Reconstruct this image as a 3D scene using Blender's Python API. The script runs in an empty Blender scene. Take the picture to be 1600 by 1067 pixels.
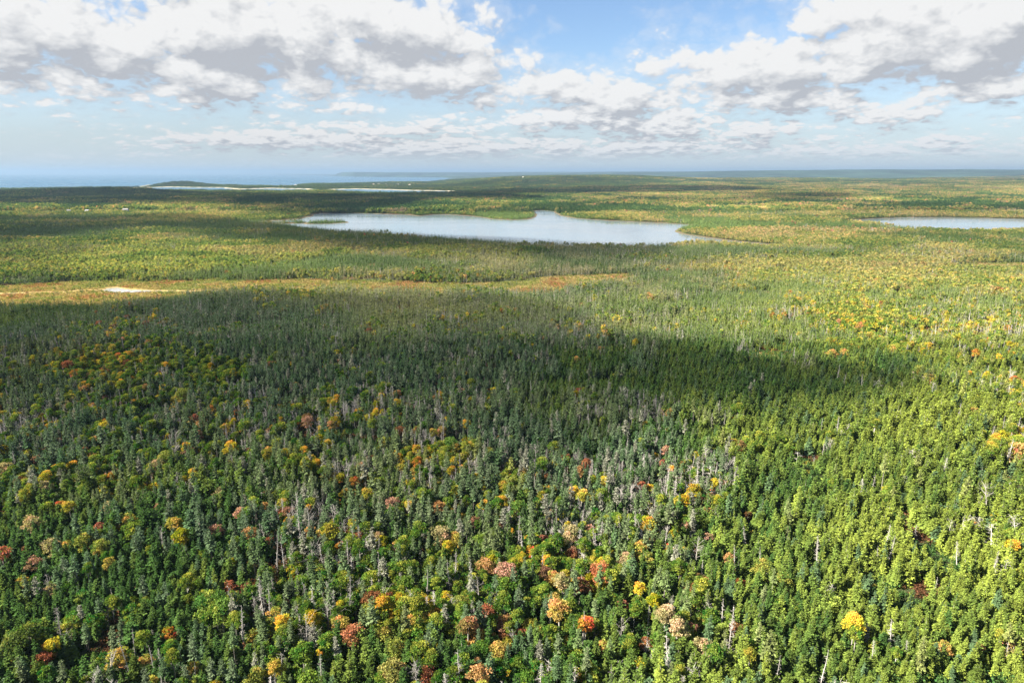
import bpy, math, random
import numpy as np
from mathutils import Vector, Matrix

rng = np.random.default_rng(11)
random.seed(11)
S = bpy.context.scene
COL = S.collection
R = math.radians

# ------------------------------------------------------------------ camera
CAM_H = 105.0
F = 1067.0
PITCH = math.atan(263.5 / F)
cam_d = bpy.data.cameras.new("camera")
cam = bpy.data.objects.new("camera", cam_d)
COL.objects.link(cam)
cam.location = (0, 0, CAM_H)
cam.rotation_euler = (math.pi / 2 - PITCH, 0, 0)
cam_d.sensor_width = 36
cam_d.lens = 36 * F / 1600
cam_d.clip_start = 1.0
cam_d.clip_end = 200000
S.camera = cam

# ------------------------------------------------------------------ sun and exposure
SUN_EL = R(40)
SUN_AZ = R(-104)          # measured from +Y towards +X: left of the view, a little behind the camera
SUN_DIR = np.array([math.sin(SUN_AZ) * math.cos(SUN_EL), math.cos(SUN_AZ) * math.cos(SUN_EL), math.sin(SUN_EL)])
sd = bpy.data.lights.new("sun", 'SUN')
sun = bpy.data.objects.new("sun", sd)
COL.objects.link(sun)
sd.energy = 5.0
sd.angle = R(0.5)
sd.color = (1.0, 0.91, 0.74)
sun.rotation_euler = Vector(-SUN_DIR).to_track_quat('-Z', 'Y').to_euler()
sun.location = (-300, -200, 600)

S.view_settings.view_transform = 'Standard'
S.view_settings.look = 'None'
S.view_settings.exposure = 2.5
S.view_settings.gamma = 1
cy = S.cycles
cy.max_bounces = 5
cy.diffuse_bounces = 2
cy.glossy_bounces = 2
cy.transmission_bounces = 2
cy.volume_bounces = 0
cy.transparent_max_bounces = 8
cy.caustics_reflective = False
cy.caustics_refractive = False
cy.sample_clamp_indirect = 4

# ------------------------------------------------------------------ pixel helpers (photo pixels, 1600 wide)
fwd = np.array([0, math.cos(PITCH), -math.sin(PITCH)])
upv = np.array([0, math.sin(PITCH), math.cos(PITCH)])
def ray(px, py):
    px = np.asarray(px, float); py = np.asarray(py, float)
    d = fwd * F + np.multiply.outer(px - 800, np.array([1., 0, 0])) + np.multiply.outer(533.5 - py, upv)
    return d
def ground(px, py, z=0.0):
    d = ray(px, py)
    t = (z - CAM_H) / np.minimum(d[..., 2], -1e-3)
    p = d * t[..., None]
    p[..., 2] += CAM_H
    return p
def project(x, y, z):
    x = np.asarray(x, float)
    dz = z - CAM_H
    dep = y * fwd[1] + dz * fwd[2]
    v = y * upv[1] + dz * upv[2]
    dep = np.where(dep < 1, 1, dep)
    return 800 + F * x / dep, 533.5 - F * v / dep

# ------------------------------------------------------------------ node helpers
class NT:
    def __init__(s, tree):
        s.t = tree; s.n = tree.nodes; s.l = tree.links
    def node(s, kind, **kw):
        n = s.n.new(kind)
        for k, v in kw.items():
            setattr(n, k, v)
        return n
    def _in(s, sock, v):
        if isinstance(v, bpy.types.NodeSocket):
            s.l.new(v, sock)
        elif v is not None:
            sock.default_value = v
    def m(s, op, a, b=None, c=None, clamp=False):
        n = s.n.new('ShaderNodeMath'); n.operation = op; n.use_clamp = clamp
        s._in(n.inputs[0], a); s._in(n.inputs[1], b); s._in(n.inputs[2], c)
        return n.outputs[0]
    def vm(s, op, a, b=None):
        n = s.n.new('ShaderNodeVectorMath'); n.operation = op
        s._in(n.inputs[0], a); s._in(n.inputs[1], b)
        return n.outputs['Value'] if op in ('LENGTH', 'DOT_PRODUCT') else n.outputs[0]
    def mix(s, f, a, b, mode='MIX'):
        n = s.n.new('ShaderNodeMix'); n.data_type = 'RGBA'; n.blend_type = mode
        s._in(n.inputs[0], f); s._in(n.inputs[6], a); s._in(n.inputs[7], b)
        return n.outputs[2]
    def noise(s, vec, scale, detail=2, rough=0.5, dist=0.0, dim='3D'):
        n = s.n.new('ShaderNodeTexNoise'); n.noise_dimensions = dim
        s._in(n.inputs['Vector'], vec)
        n.inputs['Scale'].default_value = scale; n.inputs['Detail'].default_value = detail
        n.inputs['Roughness'].default_value = rough; n.inputs['Distortion'].default_value = dist
        return n.outputs[0]
    def smooth(s, v, a, b, c=0.0, d=1.0):
        n = s.n.new('ShaderNodeMapRange'); n.interpolation_type = 'SMOOTHSTEP'
        s._in(n.inputs[0], v)
        for i, q in enumerate((a, b, c, d)):
            n.inputs[i + 1].default_value = q
        return n.outputs[0]

# ------------------------------------------------------------------ world: Nishita sky with a cumulus layer
W = bpy.data.worlds.new("World")
S.world = W
W.use_nodes = True
W.node_tree.nodes.clear()

def cloud_group():
    g = bpy.data.node_groups.new("cloud_field", 'ShaderNodeTree')
    g.interface.new_socket("Az", in_out='INPUT', socket_type='NodeSocketFloat')
    g.interface.new_socket("El", in_out='INPUT', socket_type='NodeSocketFloat')
    g.interface.new_socket("Field", in_out='OUTPUT', socket_type='NodeSocketFloat')
    g.interface.new_socket("Soft", in_out='OUTPUT', socket_type='NodeSocketFloat')
    T = NT(g)
    gi = T.node('NodeGroupInput'); go = T.node('NodeGroupOutput')
    az, el = gi.outputs[0], gi.outputs[1]
    comb = T.node('ShaderNodeCombineXYZ')
    T._in(comb.inputs[0], az); T._in(comb.inputs[1], el)
    P = comb.outputs[0]
    # (photo x, y, half width, half height, weight)
    blobs = [
        (90, 60, 330, 95, 1.0), (400, 50, 330, 85, 1.0), (600, 30, 150, 55, 1.0), (330, 120, 230, 52, .85),
        (680, 55, 95, 50, .85), (690, 118, 150, 42, .95), (800, 140, 90, 28, .75), (545, 165, 90, 22, .6), (670, 195, 110, 14, .5),
        (470, 220, 260, 26, 1.25), (700, 234, 300, 24, 1.25), (620, 203, 180, 16, 1.1), (268, 222, 26, 14, .5), (960, 160, 125, 52, 1.0), (880, 186, 140, 28, 1.0), (1010, 195, 230, 30, .95),
        (1170, 110, 170, 46, 1.0), (1400, 80, 220, 62, 1.0), (1560, 30, 230, 58, 1.0), (1330, 20, 110, 44, .85),
        (1200, 158, 160, 34, .95), (1560, 140, 140, 42, 1.0), (1380, 175, 150, 26, .95), (1490, 214, 52, 12, 1.0),
        (1180, 205, 190, 26, .95), (1395, 222, 38, 10, .6), (950, 232, 340, 28, 1.3), (1300, 236, 340, 22, 1.0), (1080, 200, 200, 22, .9), (1200, 60, 90, 20, .18), (120, 250, 300, 5, .1), (1010,110,70,26,.6),
    ]
    acc = None
    for (x, y, rx, ry, w) in blobs:
        d = ray(x, y); a = math.atan2(d[0], d[1]); e = math.atan2(d[2], math.hypot(d[0], d[1]))
        s_ = 1 / math.hypot(F, x - 800)
        v = T.vm('SUBTRACT', P, (a, e, 0))
        v = T.vm('MULTIPLY', v, (1 / (rx * s_ * F / math.hypot(F, x - 800)) if False else 1 / (rx * s_), 1 / (ry * s_), 0))
        q = T.vm('LENGTH', v)
        q = T.m('MULTIPLY_ADD', q, -1.0 * w, w)
        acc = q if acc is None else T.m('SMOOTH_MAX', acc, q, 0.12)
    # away from the picture the same weather goes on, spread by noise alone
    off = T.m('ABSOLUTE', az)
    off = T.smooth(off, 0.72, 0.95)
    hi = T.smooth(el, 0.30, 0.42)
    off = T.m('MAXIMUM', off, hi)
    bn = T.noise(P, 2.2, 3, 0.5)
    bn = T.m('MULTIPLY_ADD', bn, 3.2, -1.65)
    acc = T.m('ADD', T.m('MULTIPLY', acc, T.m('SUBTRACT', 1.0, off)), T.m('MULTIPLY', bn, off))
    acc = T.m('MAXIMUM', acc, -0.8)
    # billows get smaller and flatter towards the horizon
    e1 = T.m('ADD', T.m('MAXIMUM', el, -0.02), 0.045)
    c2 = T.node('ShaderNodeCombineXYZ')
    T._in(c2.inputs[0], T.m('MULTIPLY', az, 5.6))
    T._in(c2.inputs[1], T.m('MULTIPLY', T.m('LOGARITHM', e1, 2.718), 1.75))
    n1 = T.noise(c2.outputs[0], 1.2, 3, 0.5, 0.0)
    # puffs: rounded cells of three sizes, warped
    wv = T.node('ShaderNodeTexNoise'); T._in(wv.inputs['Vector'], c2.outputs[0]); wv.inputs['Scale'].default_value = 6; wv.inputs['Detail'].default_value = 3
    wp = T.vm('ADD', c2.outputs[0], T.vm('MULTIPLY', T.vm('SUBTRACT', wv.outputs['Color'], (.5, .5, .5)), (.16, .16, .16)))
    puff = None
    for sc_, am in ((3.4, .42), (8.5, .26), (20., .15)):
        vo = T.node('ShaderNodeTexVoronoi', feature='F1'); vo.inputs['Scale'].default_value = sc_
        T._in(vo.inputs['Vector'], wp)
        big_ = vo.outputs['Distance'] if puff is None else big_
        t_ = T.m('MULTIPLY', T.m('SUBTRACT', .75, vo.outputs['Distance']), am)
        if sc_ > 5: t_ = T.m('MULTIPLY', T.m('SUBTRACT', t_, .45 * am), T.smooth(el, .03, .12, 3.0, 1.0))
        puff = t_ if puff is None else T.m('ADD', puff, t_)
    n3 = T.noise(wp, 11, 5, .62)
    n = T.m('ADD', T.m('MULTIPLY', n1, 1.25), T.m('ADD', T.m('MULTIPLY', puff, 1.75), T.m('MULTIPLY', n3, .34)))
    out = T.m('ADD', acc, T.m('SUBTRACT', n, .80))
    T._in(go.inputs[0], out)
    sf = T.m('ADD', acc, T.m('SUBTRACT', T.m('ADD', T.m('MULTIPLY', n1, 1.25), T.m('MULTIPLY', T.m('SUBTRACT', .75, big_), .7)), 0.86))
    T._in(go.inputs[1], sf)
    return g

CG = cloud_group()
T = NT(W.node_tree)
out = T.node('ShaderNodeOutputWorld')
sky = T.node('ShaderNodeTexSky', sky_type='NISHITA', sun_disc=False, sun_elevation=SUN_EL, sun_rotation=SUN_AZ,
             altitude=100, air_density=1.0, dust_density=0.25, ozone_density=2.0)
tc = T.node('ShaderNodeTexCoord')
nrm = T.vm('NORMALIZE', tc.outputs['Generated'])
sp = T.node('ShaderNodeSeparateXYZ'); T._in(sp.inputs[0], nrm)
az = T.m('ARCTAN2', sp.outputs[0], sp.outputs[1])
el = T.m('ARCSINE', sp.outputs[2])
def field(a, e, k=0):
    g = T.node('ShaderNodeGroup'); g.node_tree = CG
    T._in(g.inputs[0], a); T._in(g.inputs[1], e)
    return g.outputs[k]
f0 = field(az, el)
st_ = T.m('MULTIPLY_ADD', T.m('MAXIMUM', el, 0.0), 0.085, 0.003)
f1 = field(T.m('SUBTRACT', az, T.m('MULTIPLY', st_, .7)), T.m('ADD', el, st_))
f2 = field(T.m('SUBTRACT', az, T.m('MULTIPLY', st_, 1.5)), T.m('ADD', el, T.m('MULTIPLY', st_, 2.6)), 1)
f3 = field(az, el, 1)
dens = T.smooth(f0, -0.06, 0.36)
wisp = T.smooth(f0, -0.5, 0.25, 0.0, 0.30)
alpha = T.m('MAXIMUM', dens, wisp)
relief = T.m('MULTIPLY', T.m('SUBTRACT', f0, f1), 1.1)
base = T.m('MULTIPLY', T.m('SUBTRACT', f2, f3), 0.9)
thick = T.smooth(f2, 0.15, 1.15)
lit = T.m('SUBTRACT', T.m('ADD', relief, 0.82), T.m('ADD', T.m('MULTIPLY', thick, 0.55), T.m('MAXIMUM', base, 0.0)))
lit = T.m('MAXIMUM', T.m('MINIMUM', lit, 1.0), 0.12)
ccol = T.mix(lit, (1.85, 1.95, 2.15, 1), (3.7, 3.7, 3.68, 1))
# the lowest clouds stand far off behind the air and pale into it
far = T.smooth(el, 0.0, 0.07, 0.35, 0.0)
ccol = T.mix(far, ccol, (2.95, 3.1, 3.25, 1))
alpha = T.m('MULTIPLY', alpha, T.smooth(el, 0.004, 0.035, 0.1, 1.0))
skyc = T.mix(1.0, sky.outputs[0], (0.60, 0.64, 0.70, 1), 'MULTIPLY')
skyc = T.mix(T.smooth(el, 0.0, 0.18, 0.8, 0.0), skyc, (2.40, 2.76, 3.06, 1))
res = T.mix(alpha, skyc, ccol)
res = T.mix(1.0, res, (.875, .875, .875, 1), 'MULTIPLY')
bg = T.node('ShaderNodeBackground'); T._in(bg.inputs[0], res); bg.inputs[1].default_value = 0.05
T.l.new(bg.outputs[0], out.inputs[0])
W.cycles.sampling_method = 'MANUAL'
W.cycles.sample_map_resolution = 256

# ------------------------------------------------------------------ noise in numpy
_lat = rng.random((256, 256))
def vnoise(x, y, s, seed=0):
    x = np.asarray(x) / s + seed * 17.31; y = np.asarray(y) / s + seed * 9.77
    xi = np.floor(x).astype(int); yi = np.floor(y).astype(int)
    fx = x - xi; fy = y - yi
    fx = fx * fx * (3 - 2 * fx); fy = fy * fy * (3 - 2 * fy)
    a = _lat[xi & 255, yi & 255]; b = _lat[(xi + 1) & 255, yi & 255]
    c = _lat[xi & 255, (yi + 1) & 255]; d = _lat[(xi + 1) & 255, (yi + 1) & 255]
    return (a * (1 - fx) + b * fx) * (1 - fy) + (c * (1 - fx) + d * fx) * fy
def fbm(x, y, s, o=4, seed=0):
    t = 0; w = 0; a = 1
    for i in range(o):
        t = t + a * vnoise(x, y, s / 2 ** i, seed + i); w += a; a *= 0.5
    return t / w
def sstep(v, a, b):
    t = np.clip((v - a) / (b - a), 0, 1)
    return t * t * (3 - 2 * t)

# ------------------------------------------------------------------ shores and zones (outlines given in photo pixels, laid on their plane)
LAKE_Z, SEA_Z = -4.0, -25.0
def poly(pts, z):
    p = np.array(pts, float)
    g = ground(p[:, 0], p[:, 1], z)
    return g[:, :2]
def sdf(px, py, P):      # signed distance, positive inside
    n = len(P); inside = np.zeros(px.shape, bool); d2 = np.full(px.shape, 1e18)
    for i in range(n):
        ax, ay = P[i]; bx, by = P[(i + 1) % n]
        ex, ey = bx - ax, by - ay
        t = np.clip(((px - ax) * ex + (py - ay) * ey) / (ex * ex + ey * ey + 1e-9), 0, 1)
        d2 = np.minimum(d2, (px - ax - t * ex) ** 2 + (py - ay - t * ey) ** 2)
        c = ((ay > py) != (by > py)) & (px < (bx - ax) * (py - ay) / (by - ay + 1e-12) + ax)
        inside ^= c
    return np.where(inside, 1, -1) * np.sqrt(d2)

lake = poly([(405, 346.6), (425, 344.8), (440, 344.6), (470, 342), (487, 337), (492, 333.5), (560, 333.5), (640, 336), (655, 338), (672, 336), (700, 335.5), (740, 338), (770, 342.5),
             (800, 344), (825, 343), (836, 339), (834, 333), (832, 330), (845, 328.8), (866, 330.5), (878, 337), (900, 341.5), (960, 345.5), (1020, 348),
             (1086, 351.5), (1064, 357), (1058, 362), (1075, 367), (1110, 372), (1150, 377), (1200, 381.5), (1240, 384.5), (1235, 388), (1195, 388), (1130, 382), (1085, 381),
             (1040, 385), (960, 386), (880, 385), (800, 381), (740, 376), (660, 371), (600, 365), (520, 361), (470, 356), (430, 350)], LAKE_Z)
pond = poly([(1300, 346.5), (1330, 344), (1370, 341.5), (1420, 339.8), (1500, 340.2), (1620, 343), (1760, 347), (1760, 362), (1640, 361), (1560, 363), (1490, 363), (1440, 360), (1400, 355), (1345, 349)], LAKE_Z)
spit = [poly([(478, 350.5), (486, 347.2), (510, 346.0), (538, 346.3), (541, 348.2), (515, 350)], LAKE_Z),
        poly([(425, 348.4), (470, 346.8), (482, 348.0), (470, 349.4), (440, 349.6)], LAKE_Z)]
brook = poly([(-60, 459.5), (10, 459), (60, 457), (105, 456.6), (135, 453.6), (162, 452.8), (170, 449.6), (182, 449), (198, 451.6), (240, 454), (300, 455), (345, 453.8),
              (346, 454.6), (300, 456.2), (240, 456.2), (205, 457.6), (176, 456.8), (160, 454.4), (135, 454.8), (105, 457.8), (60, 458.1), (10, 460.2), (-60, 460.6)], -2.0)
bog = poly([(-260, 462), (-60, 453), (60, 446), (130, 440), (260, 438), (420, 438), (560, 441), (700, 443.5), (800, 443), (870, 434), (990, 427.5), (985, 438), (905, 450), (860, 458), (760, 460), (640, 458),
            (520, 458), (420, 460), (330, 464), (260, 472), (190, 480), (60, 484), (-100, 486), (-260, 490)], -2.0)
clear1 = poly([(1168, 556), (1190, 546), (1222, 545), (1242, 556), (1225, 566), (1185, 566)], 0)
bog2 = poly([(1470, 420), (1530, 412), (1620, 413), (1700, 418), (1700, 426), (1600, 422), (1540, 421)], 0)
sea = poly([(-900, 271.3), (-900, 297), (0, 296), (60, 295), (215, 293), (222, 291.8), (232, 289.4), (300, 289.0), (358, 291.2), (445, 291.8), (470, 289.2), (560, 287.6), (640, 286), (690, 282.6), (716, 279.5), (690, 277.5), (560, 276.5), (500, 274.4), (440, 273.4), (420, 271.3)], SEA_Z)
inl = [poly([(190, 294.2), (260, 292.8), (352, 293.6), (364, 295.6), (352, 298.6), (255, 298.8), (215, 297.5)], SEA_Z),
       poly([(372, 296.2), (420, 294.8), (482, 295.6), (486, 298.8), (450, 300), (390, 299.2)], SEA_Z),
       poly([(520, 296.4), (560, 295.4), (612, 297.0), (632, 297.9), (696, 299.0), (686, 301.8), (600, 302), (530, 299.8)], SEA_Z)]

def gauss_px(x, y, px, py, wx, wy, amp):
    c = ground(np.array(px), np.array(py), 0)
    return amp * np.exp(-((x - c[0]) / wx) ** 2 - ((y - c[1]) / wy) ** 2)

def water_fields(x, y):
    lk = np.maximum(sdf(x, y, lake), sdf(x, y, pond))
    for s_ in spit:
        lk = np.minimum(lk, -sdf(x, y, s_))
    lk = lk + (fbm(x, y, 30, 3, 5) - .5) * 9 * np.clip(y / 1500, .2, 1.5)
    bk = sdf(x, y, brook) + (fbm(x, y, 14, 2, 7) - .5) * 1.2
    se = sdf(x, y, sea)
    for p in inl:
        se = np.maximum(se, sdf(x, y, p))
    se = se + (fbm(x, y, 400, 3, 6) - .5) * 160
    return lk, bk, se

def base_height(x, y):
    d = np.hypot(x, y)
    z = (fbm(x, y, 220, 3, 1) - .5) * 7 * sstep(d, 80, 700)
    z = z + (fbm(x, y, 900, 3, 2) - .42) * 30 * sstep(d, 1900, 3800) * sstep(x / np.maximum(y, 1), -.3, .05)
    a = x / np.maximum(y, 1)
    # the coast on the left falls to the sea, the land on the right rises to a far ridge
    z = z - 21.5 * sstep(d, 2900, 4400) * (1 - sstep(a, -0.12, 0.15))
    for (qx, qy, wx, wy, am) in ((292, 291, 420, 330, 34), (500, 291, 520, 300, 17), (640, 288.5, 700, 420, 18), (410, 291.5, 200, 160, 6), (860, 283, 1500, 1100, 62)):
        cx, cy2 = ground(np.array(qx), np.array(qy), SEA_Z)[:2]
        z = z + am * np.exp(-((x - cx) / wx) ** 2 - ((y - cy2) / wy) ** 2)
    z = z + gauss_px(x, y, 150, 300, 480, 420, 34) + gauss_px(x, y, 20, 299, 300, 300, 12)
    ridge = sstep(d, 5200, 7400) * (1 - sstep(d, 8600, 11500))
    z = z + ridge * 62 * sstep(a, -0.12, 0.03) * (1 - .55 * sstep(a, 0.12, 0.3)) * (.75 + .5 * fbm(x, y, 1500, 3, 3))
    r2 = sstep(d, 11000, 17000) * (1 - sstep(d, 19500, 24000))
    z = z + r2 * (sstep(a, -0.02, 0.5) * 85 + 42 * sstep(a, -.1, .05) + 30) * (.82 + .36 * fbm(x, y, 2600, 4, 4)) * sstep(a, -.24, -.1)
    r3 = sstep(d, 21000, 24000) * (1 - sstep(d, 27000, 31000)) * sstep(a, -.36, -.26)
    z = z + r3 * (95 + 60 * fbm(x, y, 4000, 3, 8))
    return z

def terrain(x, y, fields=None):
    x = np.asarray(x, float); y = np.asarray(y, float)
    z = base_height(x, y)
    lk, bk, se = fields if fields is not None else water_fields(x, y)
    near = sstep(-lk, 0, 140)
    z = np.where(lk > -140, z * near + (LAKE_Z + .6) * (1 - near) + (1 - near) * 0, z)
    z = np.where(lk > 0, LAKE_Z + .6 - np.clip(lk * .12, 0, 4), z)
    b = sdf(x, y, bog)
    bb = sstep(b, -40, 4)
    z = z * (1 - bb) + bb * (-1.6 + .25 * fbm(x, y, 9, 2, 9))
    z = np.where(bk > -1, np.minimum(z, -1.9 - np.clip((bk + 1) * .3, 0, .8)), z)
    w = np.clip(y / 5000., 1, 3)
    nears = sstep(-se, 0, 260)
    far = y < 12000
    z = np.where((se > -500) & far, z * nears + (SEA_Z + 4) * (1 - nears), z)
    z = np.where(se > 0, np.minimum(z, SEA_Z - np.clip(se * .02, 1, 12)), z)
    return z

def mat_new(name):
    m = bpy.data.materials.new(name); m.use_nodes = True
    m.node_tree.nodes.clear()
    T = NT(m.node_tree)
    o = T.node('ShaderNodeOutputMaterial')
    return m, T, o

def mesh_np(name, V, Fc, mats=(), midx=None, attrs=None, smooth=False):
    """Fc: (n,k) array of faces (all k-gons) or list of such arrays."""
    if not isinstance(Fc, list): Fc = [Fc]
    me = bpy.data.meshes.new(name)
    V = np.asarray(V, np.float32)
    loops = np.concatenate([f.ravel() for f in Fc]).astype(np.int32)
    sizes = np.concatenate([np.full(len(f), f.shape[1]) for f in Fc]).astype(np.int32)
    starts = np.concatenate([[0], np.cumsum(sizes)[:-1]]).astype(np.int32)
    me.vertices.add(len(V)); me.vertices.foreach_set('co', V.ravel())
    me.loops.add(len(loops)); me.loops.foreach_set('vertex_index', loops)
    me.polygons.add(len(sizes)); me.polygons.foreach_set('loop_start', starts)
    if midx is not None: me.polygons.foreach_set('material_index', np.asarray(midx, np.int32))
    me.update(calc_edges=True)
    me.polygons.foreach_set('use_smooth', np.full(len(sizes), smooth))
    for m in mats: me.materials.append(m)
    for k, (dom, typ, arr) in (attrs or {}).items():
        a = me.attributes.new(k, typ, dom)
        if typ == 'FLOAT': a.data.foreach_set('value', np.asarray(arr, np.float32).ravel())
        elif typ == 'INT': a.data.foreach_set('value', np.asarray(arr, np.int32).ravel())
        elif typ == 'FLOAT_COLOR': a.data.foreach_set('color', np.asarray(arr, np.float32).ravel())
        elif typ == 'FLOAT_VECTOR': a.data.foreach_set('vector', np.asarray(arr, np.float32).ravel())
    me.update()
    return me

def link(name, me, parent=None, **props):
    o = bpy.data.objects.new(name, me)
    COL.objects.link(o)
    if parent is not None: o.parent = parent
    for k, v in props.items(): o[k] = v
    return o

# ------------------------------------------------------------------ forest make-up over the land (photo pixel -> share of each kind)
# kinds: 0 fir (dense, green), 1 spruce (thin, grey green), 2 broadleaf, 3 maple (red), 4 dead
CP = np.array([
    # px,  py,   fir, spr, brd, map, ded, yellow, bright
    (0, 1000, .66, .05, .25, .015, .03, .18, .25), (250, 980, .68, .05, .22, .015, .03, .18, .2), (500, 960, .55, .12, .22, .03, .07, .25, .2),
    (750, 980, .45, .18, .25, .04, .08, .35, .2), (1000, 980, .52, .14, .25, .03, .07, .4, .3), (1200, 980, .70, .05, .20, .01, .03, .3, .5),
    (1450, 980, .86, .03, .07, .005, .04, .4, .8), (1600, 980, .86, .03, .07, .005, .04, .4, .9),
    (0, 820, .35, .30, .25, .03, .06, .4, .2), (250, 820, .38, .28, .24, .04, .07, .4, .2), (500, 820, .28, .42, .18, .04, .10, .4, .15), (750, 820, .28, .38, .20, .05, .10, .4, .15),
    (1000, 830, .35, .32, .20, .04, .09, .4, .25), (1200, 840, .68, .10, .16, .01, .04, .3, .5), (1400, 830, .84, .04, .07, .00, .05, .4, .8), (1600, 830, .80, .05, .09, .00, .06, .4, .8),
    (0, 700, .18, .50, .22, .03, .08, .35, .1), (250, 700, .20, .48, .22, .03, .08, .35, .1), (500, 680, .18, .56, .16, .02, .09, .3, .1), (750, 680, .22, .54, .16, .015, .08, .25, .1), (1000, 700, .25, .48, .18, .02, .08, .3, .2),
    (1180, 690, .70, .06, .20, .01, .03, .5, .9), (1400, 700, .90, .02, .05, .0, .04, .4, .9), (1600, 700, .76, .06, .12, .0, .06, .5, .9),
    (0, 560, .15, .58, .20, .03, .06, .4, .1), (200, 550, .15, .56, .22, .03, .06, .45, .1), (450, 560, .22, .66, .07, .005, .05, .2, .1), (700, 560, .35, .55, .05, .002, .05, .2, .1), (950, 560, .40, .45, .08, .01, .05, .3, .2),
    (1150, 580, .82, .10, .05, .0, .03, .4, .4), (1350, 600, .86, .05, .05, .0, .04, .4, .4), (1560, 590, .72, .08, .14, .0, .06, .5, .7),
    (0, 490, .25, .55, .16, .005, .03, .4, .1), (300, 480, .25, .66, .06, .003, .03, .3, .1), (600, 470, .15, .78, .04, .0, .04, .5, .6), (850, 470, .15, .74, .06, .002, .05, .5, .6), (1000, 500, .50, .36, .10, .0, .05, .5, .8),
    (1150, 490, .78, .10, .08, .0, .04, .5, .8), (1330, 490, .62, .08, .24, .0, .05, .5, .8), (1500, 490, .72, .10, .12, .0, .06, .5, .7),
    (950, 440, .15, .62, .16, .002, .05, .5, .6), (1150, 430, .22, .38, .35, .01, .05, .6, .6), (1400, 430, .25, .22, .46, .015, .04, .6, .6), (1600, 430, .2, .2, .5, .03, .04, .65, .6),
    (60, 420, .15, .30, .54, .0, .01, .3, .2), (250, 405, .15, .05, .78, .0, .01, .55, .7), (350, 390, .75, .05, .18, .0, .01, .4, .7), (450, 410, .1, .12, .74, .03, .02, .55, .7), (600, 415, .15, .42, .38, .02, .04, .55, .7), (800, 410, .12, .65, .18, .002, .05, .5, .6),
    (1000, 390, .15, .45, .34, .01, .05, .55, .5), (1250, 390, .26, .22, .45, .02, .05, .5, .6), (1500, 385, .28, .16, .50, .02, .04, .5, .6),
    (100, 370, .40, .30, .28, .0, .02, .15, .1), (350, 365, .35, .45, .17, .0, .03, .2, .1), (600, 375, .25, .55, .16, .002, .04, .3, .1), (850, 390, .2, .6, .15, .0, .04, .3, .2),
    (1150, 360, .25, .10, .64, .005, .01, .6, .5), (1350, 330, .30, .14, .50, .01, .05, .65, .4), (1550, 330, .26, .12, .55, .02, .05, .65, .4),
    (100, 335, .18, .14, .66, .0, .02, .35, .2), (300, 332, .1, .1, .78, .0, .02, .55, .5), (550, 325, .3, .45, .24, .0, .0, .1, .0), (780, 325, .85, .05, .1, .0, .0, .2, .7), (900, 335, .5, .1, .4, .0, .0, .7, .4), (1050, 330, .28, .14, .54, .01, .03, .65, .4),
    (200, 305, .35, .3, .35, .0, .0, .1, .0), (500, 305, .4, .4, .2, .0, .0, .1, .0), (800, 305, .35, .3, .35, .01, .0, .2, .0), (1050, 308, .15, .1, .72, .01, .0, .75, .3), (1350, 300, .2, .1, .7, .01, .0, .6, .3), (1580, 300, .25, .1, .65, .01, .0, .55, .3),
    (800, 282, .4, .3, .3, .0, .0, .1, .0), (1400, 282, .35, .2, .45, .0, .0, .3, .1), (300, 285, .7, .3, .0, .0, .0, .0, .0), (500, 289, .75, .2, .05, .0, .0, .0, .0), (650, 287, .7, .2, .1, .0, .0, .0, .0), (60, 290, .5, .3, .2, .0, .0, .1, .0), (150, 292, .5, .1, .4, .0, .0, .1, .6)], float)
# small stands that differ from what is round them: px, py, rx, ry, then the same shares
ST = [(330, 408, 240, 26, .12, .05, .80, .0, .02, .35, 1.0), (1120, 668, 45, 14, .1, .25, .5, .06, .09, .5, .6),  # first one: broadleaf stand, its palette brightened to paint a sunlit patch
      (1330, 480, 16, 45, .25, .05, .68, .0, .0, .6, .8), (1345, 520, 40, 22, .3, .05, .63, .0, .0, .55, .8), (1300, 552, 32, 10, .2, .0, .78, .0, .01, .6, .8), (1390, 548, 60, 16, .35, .05, .58, .0, .02, .45, .8),
      (1180, 700, 50, 30, .35, .0, .62, .01, .01, .8, 1.), (820, 780, 30, 25, .1, .05, .85, .0, .0, .15, 1.), (470, 745, 45, 18, .1, .2, .6, .04, .03, .55, .5), (330, 600, 50, 20, .1, .3, .5, .02, .03, .5, .3),
      (700, 735, 70, 25, .15, .2, .55, .03, .03, .4, .7), (150, 590, 90, 30, .1, .3, .45, .08, .04, .55, .3), (480, 660, 60, 14, .1, .4, .35, .06, .04, .5, .3), (130, 790, 120, 30, .2, .25, .4, .06, .04, .6, .3),
      (330, 945, 55, 30, .45, .0, .55, .0, .0, .15, .6), (40, 1000, 60, 20, .5, .0, .5, .0, .0, .1, .5), (1090, 770, 60, 50, .1, .4, .3, .05, .15, .5, .3), (1580, 710, 45, 25, .2, .05, .7, .02, .03, .9, .8),
      (640, 1000, 60, 40, .3, .1, .55, .01, .03, .4, .5), (900, 905, 90, 45, .25, .2, .4, .08, .07, .5, .3), (770, 885, 60, 30, .25, .25, .35, .1, .07, .4, .3), (250, 300, 220, 4, .7, .2, .1, 0, 0, 0, 0),
      (760, 320, 90, 4, .2, .1, .7, 0, 0, .3, .8), (990, 322, 60, 5, .75, .1, .15, 0, 0, .2, .2), (1150, 352, 70, 6, .7, .1, .2, 0, 0, .2, .4), (1480, 318, 90, 8, .7, .1, .2, 0, 0, .3, .3),
      (1350, 340, 45, 6, .6, .1, .3, 0, 0, .3, .2), (1150, 395, 120, 8, .6, .1, .3, 0, 0, .4, .5), (1450, 372, 120, 5, .6, .1, .3, 0, 0, .4, .5)]
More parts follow.
